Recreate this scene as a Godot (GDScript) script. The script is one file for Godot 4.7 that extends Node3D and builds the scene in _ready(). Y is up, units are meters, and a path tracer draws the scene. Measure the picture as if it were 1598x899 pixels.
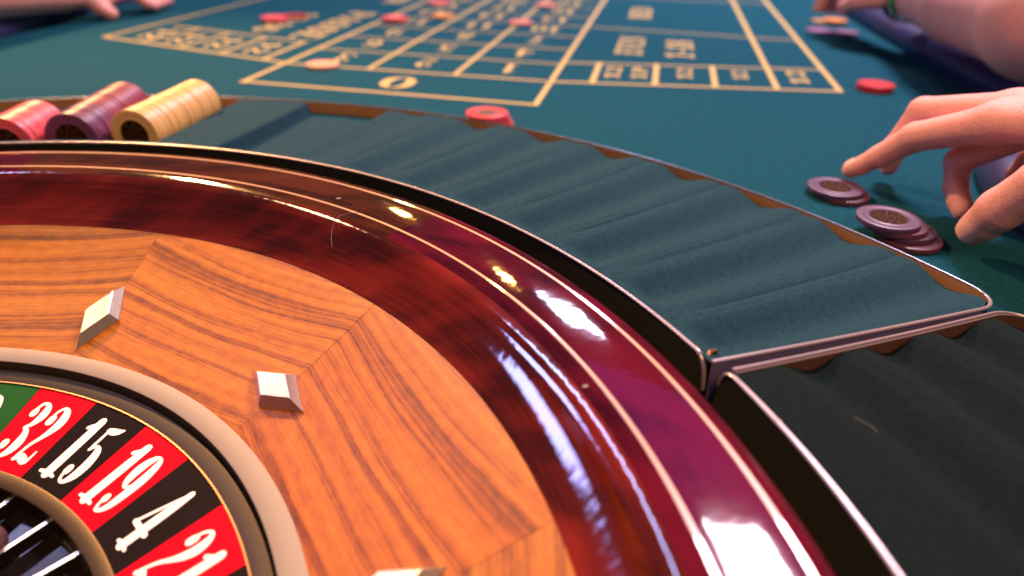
extends Node3D

# ---------------------------------------------------------------- mesh builder
class MB:
	var v := PackedVector3Array()
	var n := PackedVector3Array()
	var u := PackedVector2Array()
	func tri(a: Vector3, b: Vector3, c: Vector3, na: Vector3, nb: Vector3, nc: Vector3, ua := Vector2.ZERO, ub := Vector2.ZERO, uc := Vector2.ZERO) -> void:
		var g := (b - a).cross(c - a)
		if g.length_squared() < 1e-22:
			return
		if g.dot(na + nb + nc) > 0.0:
			v.append_array([a, c, b]); n.append_array([na, nc, nb]); u.append_array([ua, uc, ub])
		else:
			v.append_array([a, b, c]); n.append_array([na, nb, nc]); u.append_array([ua, ub, uc])
	func quad(a: Vector3, b: Vector3, c: Vector3, d: Vector3, nn: Vector3, ua := Vector2.ZERO, ub := Vector2.ZERO, uc := Vector2.ZERO, ud := Vector2.ZERO) -> void:
		tri(a, b, c, nn, nn, nn, ua, ub, uc)
		tri(a, c, d, nn, nn, nn, ua, uc, ud)
	func quadn(p: Array, q: Array, t := [Vector2.ZERO, Vector2.ZERO, Vector2.ZERO, Vector2.ZERO]) -> void:
		tri(p[0], p[1], p[2], q[0], q[1], q[2], t[0], t[1], t[2])
		tri(p[0], p[2], p[3], q[0], q[2], q[3], t[0], t[2], t[3])
	func add_to(m: ArrayMesh, mat: Material) -> void:
		if v.is_empty():
			return
		var a := []
		a.resize(Mesh.ARRAY_MAX)
		a[Mesh.ARRAY_VERTEX] = v
		a[Mesh.ARRAY_NORMAL] = n
		a[Mesh.ARRAY_TEX_UV] = u
		m.add_surface_from_arrays(Mesh.PRIMITIVE_TRIANGLES, a)
		m.surface_set_material(m.get_surface_count() - 1, mat)
	func mesh(mat: Material) -> ArrayMesh:
		var m := ArrayMesh.new()
		add_to(m, mat)
		return m

var rng := RandomNumberGenerator.new()
var used := {}
var M := {}

func numbered(called: String) -> String:
	if not used.has(called):
		used[called] = 0
		return called
	used[called] += 1
	return "%s_%03d" % [called, used[called]]

func thing(called: String, label: String, category: String, at := Vector3.ZERO, group := "") -> Node3D:
	var o := Node3D.new()
	o.name = numbered(called)
	add_child(o)
	o.position = at
	o.set_meta("label", label)
	o.set_meta("category", category)
	if group:
		o.set_meta("group", group)
	return o

func part(called: String, mesh: Mesh, parent: Node3D, world := true) -> MeshInstance3D:
	# a mesh given in world coordinates (world) or in its parent's own
	var o := MeshInstance3D.new()
	o.name = called
	o.mesh = mesh
	parent.add_child(o, true)
	if world:
		var up: Node3D = parent
		var off := Vector3.ZERO
		while up != self and up is Node3D:
			off += up.position
			up = up.get_parent() as Node3D
			if up == self:
				break
		o.position = -off
	return o

# ---------------------------------------------------------------- materials
func lin(r: float, g: float, b: float, a := 1.0) -> Color:
	return Color(r, g, b, a).linear_to_srgb()

func mat(called: String, c: Color, rough := 0.6, metal := 0.0) -> StandardMaterial3D:
	var m := StandardMaterial3D.new()
	m.resource_name = called
	m.albedo_color = c
	m.roughness = rough
	m.metallic = metal
	M[called] = m
	return m

func noise(s: int, f: float, oct := 4) -> FastNoiseLite:
	var z := FastNoiseLite.new()
	z.seed = s
	z.noise_type = FastNoiseLite.TYPE_SIMPLEX_SMOOTH
	z.frequency = f
	z.fractal_type = FastNoiseLite.FRACTAL_FBM
	z.fractal_octaves = oct
	return z

func tex(w: int, h: int, f: Callable) -> ImageTexture:
	var d := PackedByteArray()
	d.resize(w * h * 3)
	var k := 0
	for y in h:
		for x in w:
			var c: Color = f.call(x, y)
			d[k] = clampi(int(c.r * 255.0 + 0.5), 0, 255)
			d[k + 1] = clampi(int(c.g * 255.0 + 0.5), 0, 255)
			d[k + 2] = clampi(int(c.b * 255.0 + 0.5), 0, 255)
			k += 3
	return ImageTexture.create_from_image(Image.create_from_data(w, h, false, Image.FORMAT_RGB8, d))

func felt_tex(s: int, lo: float) -> ImageTexture:
	var a := noise(s, 0.05, 2)
	var b := noise(s + 1, 0.35, 2)
	var W := 384
	return tex(W, W, func(x, y):
		# blended at the edges so that it repeats without a seam
		var g: float = 0.45 * b.get_noise_2d(x, y) + 0.20 * a.get_noise_2d(x, y)
		var fx: float = clampf((x - (W - 48)) / 48.0, 0.0, 1.0)
		var fy: float = clampf((y - (W - 48)) / 48.0, 0.0, 1.0)
		g = lerpf(g, 0.45 * b.get_noise_2d(x - W, y) + 0.20 * a.get_noise_2d(x - W, y), fx)
		g = lerpf(g, 0.45 * b.get_noise_2d(x, y - W) + 0.20 * a.get_noise_2d(x, y - W), fy)
		var t: float = clampf(lo + (1.0 - lo) * (0.55 + g * 0.9), 0.0, 1.0)
		return Color(t, t, t))

func make_materials() -> void:
	var ft := felt_tex(11, 0.48)
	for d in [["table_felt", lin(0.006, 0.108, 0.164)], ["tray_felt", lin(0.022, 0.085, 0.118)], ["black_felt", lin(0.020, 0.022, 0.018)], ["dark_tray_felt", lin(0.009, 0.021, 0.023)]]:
		var m := mat(d[0], d[1], 0.95)
		m.albedo_texture = ft
		m.uv1_triplanar = true
		m.uv1_world_triplanar = true
		m.uv1_scale = Vector3(9, 9, 9)
		m.metallic_specular = 0.2
		m.heightmap_enabled = true
		m.heightmap_texture = ft
		m.heightmap_scale = 0.05
		m.rim_enabled = true
		m.rim = 0.10
		m.rim_tint = 0.7
	# orange striped veneer, grain along x
	var g1 := noise(3, 1.0, 3)
	var g2 := noise(5, 1.0, 3)
	var g3 := noise(8, 1.0, 2)
	var g4 := noise(9, 1.0, 2)
	var ramp := Gradient.new()
	ramp.offsets = PackedFloat32Array([0.0, 0.22, 0.45, 0.72, 1.0])
	ramp.colors = PackedColorArray([Color(0.050, 0.014, 0.005), Color(0.17, 0.036, 0.008), Color(0.40, 0.108, 0.011), Color(0.61, 0.196, 0.012), Color(0.77, 0.305, 0.030)])
	var veneer := tex(1024, 768, func(x, y):
		var wob: float = 16.0 * g2.get_noise_2d(x * 0.0011, y * 0.0030)
		var yy: float = y + wob
		var broad: float = g1.get_noise_2d(x * 0.0004, yy * 0.026)
		var fine: float = g2.get_noise_2d(x * 0.0005 + 40.0, yy * 0.22)
		var hair: float = g3.get_noise_2d(x * 0.0013 + 7.0, yy * 0.52)
		var pores: float = g3.get_noise_2d(x * 0.017 + 70.0, yy * 0.60)
		var mott: float = g4.get_noise_2d(x * 0.016, y * 0.020)
		var fibre: float = g4.get_noise_2d(x * 0.006 + 11.0, yy * 0.85)
		var t: float = 0.66 + 0.29 * broad + 0.19 * fine + 0.17 * hair + 0.15 * fibre + 0.11 * mott
		t -= 0.16 * smoothstep(0.30, 0.60, pores + 0.3 * hair)
		t -= 0.13 * smoothstep(0.16, 0.42, -broad - 0.5 * fine)
		var c := ramp.sample(clampf(t, 0.0, 1.0))
		return c.linear_to_srgb())
	var m := mat("veneer", Color.WHITE, 0.30)
	m.albedo_texture = veneer
	m.metallic_specular = 0.36
	for k in 3:
		var v2: StandardMaterial3D = m.duplicate()
		v2.albedo_color = [Color(0.93, 0.91, 0.88), Color(0.90, 0.83, 0.76), Color(0.88, 0.86, 0.80)][k]
		M["veneer_%d" % k] = v2
	# mahogany under thick lacquer
	var h1 := noise(21, 1.0, 3)
	var h2 := noise(22, 1.0, 3)
	var maho := tex(1024, 256, func(x, y):
		var one := func(X: float) -> float:
			return 0.62 * h1.get_noise_2d(X * 0.0042 + y * 0.006, y * 0.008) + 0.20 * h2.get_noise_2d(X * 0.006, y * 0.16) + 0.22 * h1.get_noise_2d(X * 0.016 + 90.0 + y * 0.02, y * 0.012)
		var fig: float = lerpf(one.call(x), one.call(x - 1024.0), smoothstep(820.0, 1023.0, x))
		var t: float = clampf(0.52 + 1.25 * fig, 0.0, 1.0)
		return Color(0.052, 0.007, 0.008).lerp(Color(0.24, 0.022, 0.020), t * t * (3.0 - 2.0 * t)).linear_to_srgb())
	var pn := noise(23, 1.0, 2)
	var peel := tex(1024, 256, func(x, y):
		var f := smoothstep(900.0, 1023.0, x)
		var t: float = 0.5 + 0.5 * lerpf(pn.get_noise_2d(x * 0.055, y * 0.055), pn.get_noise_2d((x - 1024.0) * 0.055, y * 0.055), f)
		return Color(t, t, t))
	for k in 3:
		var q := mat("mahogany_%d" % k, [Color(0.74, 0.52, 0.95), Color(0.66, 1.0, 0.60), Color(1.0, 1.0, 0.9)][k], 0.5)
		q.albedo_texture = maho
		q.uv1_offset = Vector3(0.31 * k, 0.17 * k, 0)
		q.roughness = 0.05
		q.metallic_specular = 0.68
		q.heightmap_enabled = true
		q.heightmap_texture = peel
		q.heightmap_scale = 0.0025
	mat("inlay", lin(0.70, 0.40, 0.22), 0.3)
	M.inlay.clearcoat_enabled = true
	M.inlay.clearcoat_roughness = 0.04
	mat("satin_ring", lin(0.30, 0.26, 0.22), 0.6, 0.2)
	mat("chrome", lin(0.62, 0.54, 0.44), 0.27, 0.95)
	mat("bronze", lin(0.055, 0.038, 0.026), 0.5, 0.3)
	mat("dark_gap", lin(0.02, 0.015, 0.012), 0.7)
	mat("copper_line", lin(0.30, 0.17, 0.09), 0.45, 0.6)
	var gn := noise(31, 0.25, 3)
	var gt := tex(256, 256, func(x, y):
		var t: float = 0.75 + 0.5 * gn.get_noise_2d(x, y)
		return Color(t, t * 0.98, t * 0.9))
	var gold := mat("brushed_gold", lin(0.20, 0.14, 0.075), 0.5, 0.6)
	gold.albedo_texture = gt
	gold.uv1_triplanar = true
	gold.uv1_scale = Vector3(30, 30, 30)
	for d in [["plate_red", lin(0.72, 0.004, 0.018)], ["plate_black", lin(0.014, 0.010, 0.010)], ["plate_green", lin(0.018, 0.11, 0.025)]]:
		var p := mat(d[0], d[1], 0.5)
		p.metallic_specular = 0.10
	mat("digit_white", lin(0.86, 0.78, 0.74), 0.5)
	mat("pocket_floor", lin(0.030, 0.022, 0.020), 0.14, 0.6)
	mat("fret_metal", lin(0.92, 0.84, 0.78), 0.25, 0.85)
	mat("brown_board", lin(0.42, 0.20, 0.075), 0.7)
	mat("shaded_board", lin(0.09, 0.040, 0.025), 0.7)  # darker copy of brown_board, the right tray's shade put into its colour
	mat("trim", lin(0.50, 0.42, 0.44), 0.28, 0.6)
	mat("outer_trim", lin(0.24, 0.25, 0.31), 0.25, 0.75)
	mat("tray_side", lin(0.10, 0.085, 0.16), 0.35)
	mat("print", lin(0.52, 0.385, 0.13), 0.9)
	mat("rail_leather", lin(0.030, 0.032, 0.105), 0.34)
	mat("apron", lin(0.05, 0.02, 0.012), 0.5)
	mat("clip_metal", lin(0.35, 0.20, 0.12), 0.35, 0.8)
	mat("lint", lin(0.34, 0.29, 0.28), 0.9)
	mat("nail", lin(0.92, 0.50, 0.42), 0.45)
	mat("wristband_green", lin(0.05, 0.42, 0.11), 0.6)
	mat("bead", lin(0.7, 0.68, 0.8), 0.15, 0.6)
	mat("ball", lin(0.12, 0.055, 0.06), 0.06)
	var sn := noise(41, 0.06, 3)
	var sb := noise(42, 0.22, 2)
	var skin_t := tex(256, 256, func(x, y):
		var t: float = 0.5 + 0.5 * sn.get_noise_2d(x, y)
		var c := Color(0.78, 0.285, 0.235).lerp(Color(0.93, 0.50, 0.45), t)
		return c.linear_to_srgb())
	var skin_b := tex(256, 256, func(x, y):
		var t: float = 0.5 + 0.5 * sb.get_noise_2d(x, y)
		return Color(t, t, t))
	var s := mat("skin", Color.WHITE, 0.48)
	s.albedo_texture = skin_t
	s.uv1_triplanar = true
	s.uv1_scale = Vector3(22, 22, 22)
	s.heightmap_enabled = true
	s.heightmap_texture = skin_b
	s.heightmap_scale = 0.07
	s.subsurf_scatter_enabled = true
	s.subsurf_scatter_strength = 0.12
	# chips
	for d in [["yellow", lin(0.74, 0.46, 0.16)], ["yellow_b", lin(0.70, 0.43, 0.15)], ["purple", lin(0.15, 0.04, 0.11)], ["purple_b", lin(0.24, 0.045, 0.085)], ["pink", lin(0.75, 0.10, 0.13)], ["red", lin(0.56, 0.014, 0.020)], ["red_b", lin(0.38, 0.010, 0.016)], ["dark_red", lin(0.30, 0.02, 0.03)], ["salmon", lin(0.66, 0.20, 0.13)], ["beige", lin(0.70, 0.36, 0.22)], ["orange", lin(0.66, 0.27, 0.06)], ["mauve", lin(0.27, 0.13, 0.25)], ["tan", lin(0.46, 0.27, 0.12)], ["violet", lin(0.085, 0.036, 0.095)], ["violet_b", lin(0.11, 0.032, 0.062)]]:
		var c := mat("chip_" + d[0], d[1], 0.42)
		c.clearcoat_enabled = true
		c.clearcoat = 0.25
		c.clearcoat_roughness = 0.25
	var on := noise(51, 0.09, 3)
	var orn := tex(128, 128, func(x, y):
		var p := Vector2(x - 64, y - 64)
		var r: float = p.length() / 64.0
		var a: float = p.angle()
		var t: float = on.get_noise_2d(x, y) + 0.35 * sin(a * 8.0 + 9.0 * r) * sin(r * 15.0)
		return Color(0.020, 0.009, 0.006).lerp(Color(0.26, 0.10, 0.026), smoothstep(0.0, 0.45, t)).linear_to_srgb())
	var ic := mat("chip_centre", Color(0.72, 0.70, 0.70), 0.7)
	ic.metallic_specular = 0.2
	ic.albedo_texture = orn
	M.red_centre = mat("red_centre", lin(0.075, 0.035, 0.016), 0.6)

# ---------------------------------------------------------------- shape helpers
func pol(R: float, deg: float, y: float) -> Vector3:
	var a := deg_to_rad(deg)
	return Vector3(R * cos(a), y, R * sin(a))

func rounded(p: Array, hard := 38.0) -> Array:
	# profile points -> [point, normal] pairs, doubled at hard corners; the outside lies to the left of the way along it
	var out := []
	for i in p.size():
		var before: Vector2 = (p[i] - p[i - 1]).normalized() if i > 0 else (p[1] - p[0]).normalized()
		var after: Vector2 = (p[i + 1] - p[i]).normalized() if i < p.size() - 1 else before
		var n0 := Vector2(-before.y, before.x)
		var n1 := Vector2(-after.y, after.x)
		if i > 0 and i < p.size() - 1 and absf(before.angle_to(after)) > deg_to_rad(hard):
			out.append([p[i], n0])
			out.append([p[i], n1])
		else:
			out.append([p[i], (n0 + n1).normalized()])
	return out

func lathe(b: MB, prof: Array, a0: float, a1: float, seg: int, flip := false, vscale := 1.0) -> void:
	# prof: Vector2(R, y)
	var q := rounded(prof)
	var s := -1.0 if flip else 1.0
	for k in seg:
		var d0 := lerpf(a0, a1, float(k) / seg)
		var d1 := lerpf(a0, a1, float(k + 1) / seg)
		var along := 0.0
		for i in q.size() - 1:
			var A: Vector2 = q[i][0]
			var B: Vector2 = q[i + 1][0]
			if A.distance_to(B) < 1e-7:
				continue
			var nA: Vector2 = q[i][1] * s
			var nB: Vector2 = q[i + 1][1] * s
			var l2 := along + A.distance_to(B)
			var ua := deg_to_rad(d0) * 0.38 / 0.55
			var ub := deg_to_rad(d1) * 0.38 / 0.55
			b.quadn([pol(A.x, d0, A.y), pol(A.x, d1, A.y), pol(B.x, d1, B.y), pol(B.x, d0, B.y)],
				[pol(nA.x, d0, nA.y), pol(nA.x, d1, nA.y), pol(nB.x, d1, nB.y), pol(nB.x, d0, nB.y)],
				[Vector2(ua, along / 0.14 * vscale), Vector2(ub, along / 0.14 * vscale), Vector2(ub, l2 / 0.14 * vscale), Vector2(ua, l2 / 0.14 * vscale)])
			along = l2

func box(b: MB, c: Vector3, x: Vector3, y: Vector3, z: Vector3) -> void:
	for s in [-1.0, 1.0]:
		b.quad(c + x * s - y - z, c + x * s + y - z, c + x * s + y + z, c + x * s - y + z, (x * s).normalized())
		b.quad(c + y * s - x - z, c + y * s + x - z, c + y * s + x + z, c + y * s - x + z, (y * s).normalized())
		b.quad(c + z * s - x - y, c + z * s + x - y, c + z * s + x + y, c + z * s - x + y, (z * s).normalized())

func tube(b: MB, path: Array, ra: float, rb: float, sides := 8, up := Vector3.UP) -> void:
	# a strip of oval section (ra across, rb upwards) along a path
	var rows := []
	var nors := []
	for i in path.size():
		var t: Vector3 = (path[mini(i + 1, path.size() - 1)] - path[maxi(i - 1, 0)]).normalized()
		var side := t.cross(up).normalized()
		if side.length() < 0.5:
			side = Vector3.RIGHT
		var w := side.cross(t).normalized()
		var r := []
		var nn := []
		for k in sides:
			var a := TAU * k / sides
			r.append(path[i] + side * cos(a) * ra + w * sin(a) * rb)
			nn.append((side * cos(a) / ra + w * sin(a) / rb).normalized())
		rows.append(r)
		nors.append(nn)
	for i in path.size() - 1:
		for k in sides:
			var j := (k + 1) % sides
			b.quadn([rows[i][k], rows[i][j], rows[i + 1][j], rows[i + 1][k]], [nors[i][k], nors[i][j], nors[i + 1][j], nors[i + 1][k]])
	for e in [0, path.size() - 1]:
		var nn: Vector3 = (path[e] - path[1 if e == 0 else e - 1]).normalized()
		for k in sides:
			b.tri(path[e], rows[e][k], rows[e][(k + 1) % sides], nn, nn, nn)

# ---------------------------------------------------------------- drawn digits: strokes of [x, y, width]
const DIGITS := {
	"0": [[[0.26, 0.97, 0.06], [0.36, 0.90, 0.13], [0.43, 0.72, 0.18], [0.44, 0.50, 0.19], [0.43, 0.28, 0.18], [0.36, 0.10, 0.13], [0.26, 0.03, 0.06], [0.16, 0.10, 0.13], [0.09, 0.28, 0.18], [0.08, 0.50, 0.19], [0.09, 0.72, 0.18], [0.16, 0.90, 0.13], [0.26, 0.97, 0.06]]],
	"1": [[[0.31, 0.97, 0.17], [0.31, 0.60, 0.19], [0.31, 0.03, 0.19]], [[0.33, 0.93, 0.10], [0.22, 0.86, 0.11], [0.12, 0.81, 0.08]], [[0.09, 0.03, 0.06], [0.31, 0.045, 0.09], [0.53, 0.03, 0.06]]],
	"2": [[[0.12, 0.70, 0.16], [0.12, 0.77, 0.15]], [[0.08, 0.74, 0.06], [0.11, 0.88, 0.06], [0.22, 0.965, 0.07], [0.35, 0.91, 0.14], [0.42, 0.77, 0.19], [0.40, 0.62, 0.17], [0.29, 0.45, 0.10], [0.16, 0.29, 0.07], [0.09, 0.10, 0.06]], [[0.09, 0.05, 0.09], [0.18, 0.11, 0.13], [0.29, 0.08, 0.16], [0.40, 0.05, 0.14], [0.46, 0.09, 0.06], [0.49, 0.22, 0.04]]],
	"3": [[[0.11, 0.76, 0.15], [0.11, 0.81, 0.14]], [[0.08, 0.82, 0.06], [0.14, 0.94, 0.07], [0.25, 0.97, 0.07], [0.36, 0.90, 0.14], [0.40, 0.76, 0.18], [0.34, 0.61, 0.11], [0.22, 0.53, 0.06]], [[0.22, 0.53, 0.06], [0.36, 0.46, 0.12], [0.43, 0.29, 0.19], [0.39, 0.13, 0.16], [0.27, 0.03, 0.07], [0.14, 0.06, 0.06], [0.08, 0.18, 0.06]], [[0.11, 0.18, 0.14], [0.11, 0.24, 0.15]]],
	"4": [[[0.38, 0.97, 0.12], [0.38, 0.60, 0.18], [0.38, 0.03, 0.18]], [[0.38, 0.97, 0.07], [0.20, 0.64, 0.06], [0.04, 0.31, 0.06]], [[0.03, 0.29, 0.10], [0.30, 0.29, 0.10], [0.56, 0.29, 0.10]], [[0.20, 0.03, 0.06], [0.38, 0.045, 0.08], [0.56, 0.03, 0.06]]],
	"5": [[[0.13, 0.90, 0.13], [0.25, 0.91, 0.15], [0.38, 0.94, 0.12], [0.48, 0.99, 0.04]], [[0.12, 0.92, 0.06], [0.11, 0.55, 0.06]], [[0.11, 0.55, 0.06], [0.22, 0.63, 0.07], [0.36, 0.56, 0.15], [0.43, 0.36, 0.19], [0.40, 0.16, 0.17], [0.28, 0.03, 0.08], [0.15, 0.05, 0.06], [0.09, 0.15, 0.06]], [[0.12, 0.17, 0.14], [0.12, 0.23, 0.14]]],
	"6": [[[0.41, 0.80, 0.14], [0.41, 0.84, 0.13]], [[0.43, 0.86, 0.06], [0.36, 0.96, 0.07], [0.25, 0.96, 0.08], [0.14, 0.84, 0.14], [0.09, 0.55, 0.18], [0.09, 0.30, 0.18], [0.16, 0.10, 0.13], [0.26, 0.03, 0.06], [0.37, 0.10, 0.13], [0.43, 0.28, 0.18], [0.39, 0.48, 0.14], [0.28, 0.57, 0.06], [0.14, 0.48, 0.06]]],
	"7": [[[0.07, 0.78, 0.05], [0.09, 0.90, 0.09], [0.20, 0.93, 0.14], [0.34, 0.90, 0.13], [0.47, 0.97, 0.05]], [[0.46, 0.94, 0.06], [0.34, 0.62, 0.12], [0.27, 0.32, 0.19], [0.26, 0.03, 0.20]]],
	"8": [[[0.26, 0.97, 0.06], [0.36, 0.90, 0.12], [0.40, 0.76, 0.15], [0.34, 0.61, 0.12], [0.26, 0.54, 0.09], [0.17, 0.61, 0.12], [0.12, 0.76, 0.15], [0.16, 0.90, 0.12], [0.26, 0.97, 0.06]], [[0.26, 0.54, 0.09], [0.37, 0.44, 0.14], [0.43, 0.27, 0.18], [0.38, 0.10, 0.13], [0.26, 0.03, 0.06], [0.14, 0.10, 0.13], [0.08, 0.27, 0.18], [0.14, 0.44, 0.14], [0.26, 0.54, 0.09]]],
	"9": [[[0.12, 0.18, 0.14], [0.12, 0.22, 0.13]], [[0.09, 0.16, 0.06], [0.16, 0.04, 0.07], [0.27, 0.04, 0.08], [0.38, 0.16, 0.14], [0.43, 0.45, 0.18], [0.43, 0.70, 0.18], [0.37, 0.90, 0.13], [0.26, 0.97, 0.06], [0.15, 0.90, 0.13], [0.09, 0.72, 0.18], [0.13, 0.52, 0.14], [0.24, 0.43, 0.06], [0.38, 0.52, 0.06]]],
}

func smooth_path(p: Array) -> Array:
	# Catmull-Rom through [x, y, width]
	if p.size() < 3:
		return p
	var out := []
	for i in p.size() - 1:
		var a: Array = p[maxi(i - 1, 0)]
		var b: Array = p[i]
		var c: Array = p[i + 1]
		var d: Array = p[mini(i + 2, p.size() - 1)]
		for k in 4:
			var t := k / 4.0
			var q := []
			for j in 3:
				q.append(0.5 * (2.0 * b[j] + (c[j] - a[j]) * t + (2.0 * a[j] - 5.0 * b[j] + 4.0 * c[j] - d[j]) * t * t + (3.0 * b[j] - a[j] - 3.0 * c[j] + d[j]) * t * t * t))
			out.append(q)
	out.append(p[-1])
	return out

func draw_digits(b: MB, text: String, size: Vector2, place: Callable, nor: Vector3, gap := 0.56, bold := 1.30) -> void:
	# size: width and height of one digit box (0.52 x 1); place(x, y, lift) -> point; centred on (0, 0)
	var total := gap * text.length() - (gap - 0.52)
	var lift := 0.0
	for i in text.length():
		var x0 := gap * i - total / 2.0
		for stroke in DIGITS[text[i]]:
			lift += 0.00002
			var p := smooth_path(stroke)
			var left := []
			var right := []
			for j in p.size():
				var P := Vector2(p[j][0] * size.x, p[j][1] * size.y)
				var A := Vector2(p[maxi(j - 1, 0)][0] * size.x, p[maxi(j - 1, 0)][1] * size.y)
				var B := Vector2(p[mini(j + 1, p.size() - 1)][0] * size.x, p[mini(j + 1, p.size() - 1)][1] * size.y)
				var t := (B - A).normalized()
				var w: float = p[j][2] * size.x * 0.5 * bold
				var nn := Vector2(-t.y, t.x) * w
				var o := Vector2(x0 * size.x, -0.5 * size.y)
				left.append(o + P + nn)
				right.append(o + P - nn)
			for j in p.size() - 1:
				b.quad(place.call(left[j].x, left[j].y, lift), place.call(left[j + 1].x, left[j + 1].y, lift), place.call(right[j + 1].x, right[j + 1].y, lift), place.call(right[j].x, right[j].y, lift), nor)
			for e in [0, p.size() - 1]:
				var c: Vector2 = (left[e] + right[e]) / 2.0
				var r: float = left[e].distance_to(right[e]) / 2.0
				var first: Vector2 = (left[e] - c)
				for k in 8:
					var q0 := c + first.rotated(TAU * k / 8.0)
					var q1 := c + first.rotated(TAU * (k + 1) / 8.0)
					if r > 0.0:
						b.tri(place.call(c.x, c.y, lift + 0.00001), place.call(q0.x, q0.y, lift + 0.00001), place.call(q1.x, q1.y, lift + 0.00001), nor, nor, nor)

# ---------------------------------------------------------------- bodies: smooth union of tapered bones, meshed as surface nets
class Field:
	var lo: Vector3
	var cell: float
	var nx: int
	var ny: int
	var nz: int
	var f: PackedFloat32Array
	func _init(a: Vector3, b: Vector3, c: float) -> void:
		cell = c
		lo = a
		nx = int((b.x - a.x) / c) + 2
		ny = int((b.y - a.y) / c) + 2
		nz = int((b.z - a.z) / c) + 2
		f.resize(nx * ny * nz)
		f.fill(0.05)
	func bone(a: Vector3, b: Vector3, ra: float, rb: float, k: float, squash := Vector3.ZERO, flat := 1.0) -> void:
		# squash: a direction in which the bone is flattened by the factor flat
		var m := maxf(ra, rb) + k + 2.0 * cell
		var p0 := (Vector3(minf(a.x, b.x), minf(a.y, b.y), minf(a.z, b.z)) - Vector3(m, m, m) - lo) / cell
		var p1 := (Vector3(maxf(a.x, b.x), maxf(a.y, b.y), maxf(a.z, b.z)) + Vector3(m, m, m) - lo) / cell
		var ab := b - a
		var l2 := maxf(ab.length_squared(), 1e-10)
		var flatten := squash.length() > 0.5
		for z in range(maxi(int(p0.z), 0), mini(int(p1.z) + 1, nz)):
			for y in range(maxi(int(p0.y), 0), mini(int(p1.y) + 1, ny)):
				var at := (z * ny + y) * nx
				for x in range(maxi(int(p0.x), 0), mini(int(p1.x) + 1, nx)):
					var p := lo + Vector3(x, y, z) * cell
					var t := clampf((p - a).dot(ab) / l2, 0.0, 1.0)
					var q := p - a - ab * t
					if flatten:
						q += squash * q.dot(squash) * (1.0 / flat - 1.0)
					var d := q.length() - lerpf(ra, rb, t)
					var e := f[at + x]
					if k > 0.0:
						var h := maxf(k - absf(d - e), 0.0) / k
						f[at + x] = minf(d, e) - h * h * k * 0.25
					else:
						f[at + x] = minf(d, e)
	func groove(c: Vector3, axis: Vector3, r: float, w: float, depth: float, face: Vector3) -> void:
		# a crease across a bone at c, on the side that face points to
		var m := r + 3.0 * cell
		var p0 := (c - Vector3(m, m, m) - lo) / cell
		var p1 := (c + Vector3(m, m, m) - lo) / cell
		for z in range(maxi(int(p0.z), 0), mini(int(p1.z) + 1, nz)):
			for y in range(maxi(int(p0.y), 0), mini(int(p1.y) + 1, ny)):
				var at := (z * ny + y) * nx
				for x in range(maxi(int(p0.x), 0), mini(int(p1.x) + 1, nx)):
					var q := lo + Vector3(x, y, z) * cell - c
					var s := q.dot(axis)
					var side := clampf((q - axis * s).normalized().dot(face), 0.0, 1.0)
					f[at + x] += depth * exp(-s * s / (w * w)) * side
	func merge(o: Field, k: float) -> void:
		for i in f.size():
			var d := o.f[i]
			var e := f[i]
			if k > 0.0:
				var h := maxf(k - absf(d - e), 0.0) / k
				f[i] = minf(d, e) - h * h * k * 0.25
			else:
				f[i] = minf(d, e)
	func val(p: Vector3) -> float:
		var q := (p - lo) / cell
		var x := clampi(int(q.x), 0, nx - 2)
		var y := clampi(int(q.y), 0, ny - 2)
		var z := clampi(int(q.z), 0, nz - 2)
		var t := q - Vector3(x, y, z)
		var i := (z * ny + y) * nx + x
		var sy := nx
		var sz := nx * ny
		var a := lerpf(lerpf(f[i], f[i + 1], t.x), lerpf(f[i + sy], f[i + sy + 1], t.x), t.y)
		var b := lerpf(lerpf(f[i + sz], f[i + sz + 1], t.x), lerpf(f[i + sz + sy], f[i + sz + sy + 1], t.x), t.y)
		return lerpf(a, b, t.z)
	func grad(p: Vector3) -> Vector3:
		var e := cell
		return Vector3(val(p + Vector3(e, 0, 0)) - val(p - Vector3(e, 0, 0)), val(p + Vector3(0, e, 0)) - val(p - Vector3(0, e, 0)), val(p + Vector3(0, 0, e)) - val(p - Vector3(0, 0, e))).normalized()
	func nets(b: MB) -> void:
		var sy := nx
		var sz := nx * ny
		var corner := [0, 1, sy, sy + 1, sz, sz + 1, sz + sy, sz + sy + 1]
		var off := [Vector3(0, 0, 0), Vector3(1, 0, 0), Vector3(0, 1, 0), Vector3(1, 1, 0), Vector3(0, 0, 1), Vector3(1, 0, 1), Vector3(0, 1, 1), Vector3(1, 1, 1)]
		var edges := [[0, 1], [2, 3], [4, 5], [6, 7], [0, 2], [1, 3], [4, 6], [5, 7], [0, 4], [1, 5], [2, 6], [3, 7]]
		var at := {}
		var P := PackedVector3Array()
		var N := PackedVector3Array()
		for z in nz - 1:
			for y in ny - 1:
				var i := (z * ny + y) * nx
				for x in nx - 1:
					var j := i + x
					if absf(f[j]) > 2.0 * cell:
						continue
					var neg := 0
					for c in corner:
						if f[j + c] < 0.0:
							neg += 1
					if neg == 0 or neg == 8:
						continue
					var sum := Vector3.ZERO
					var cnt := 0
					for e in edges:
						var fa := f[j + corner[e[0]]]
						var fb := f[j + corner[e[1]]]
						if (fa < 0.0) != (fb < 0.0):
							sum += off[e[0]].lerp(off[e[1]], fa / (fa - fb))
							cnt += 1
					at[j] = P.size()
					var p := lo + (Vector3(x, y, z) + sum / cnt) * cell
					P.append(p)
					N.append(grad(p))
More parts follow.
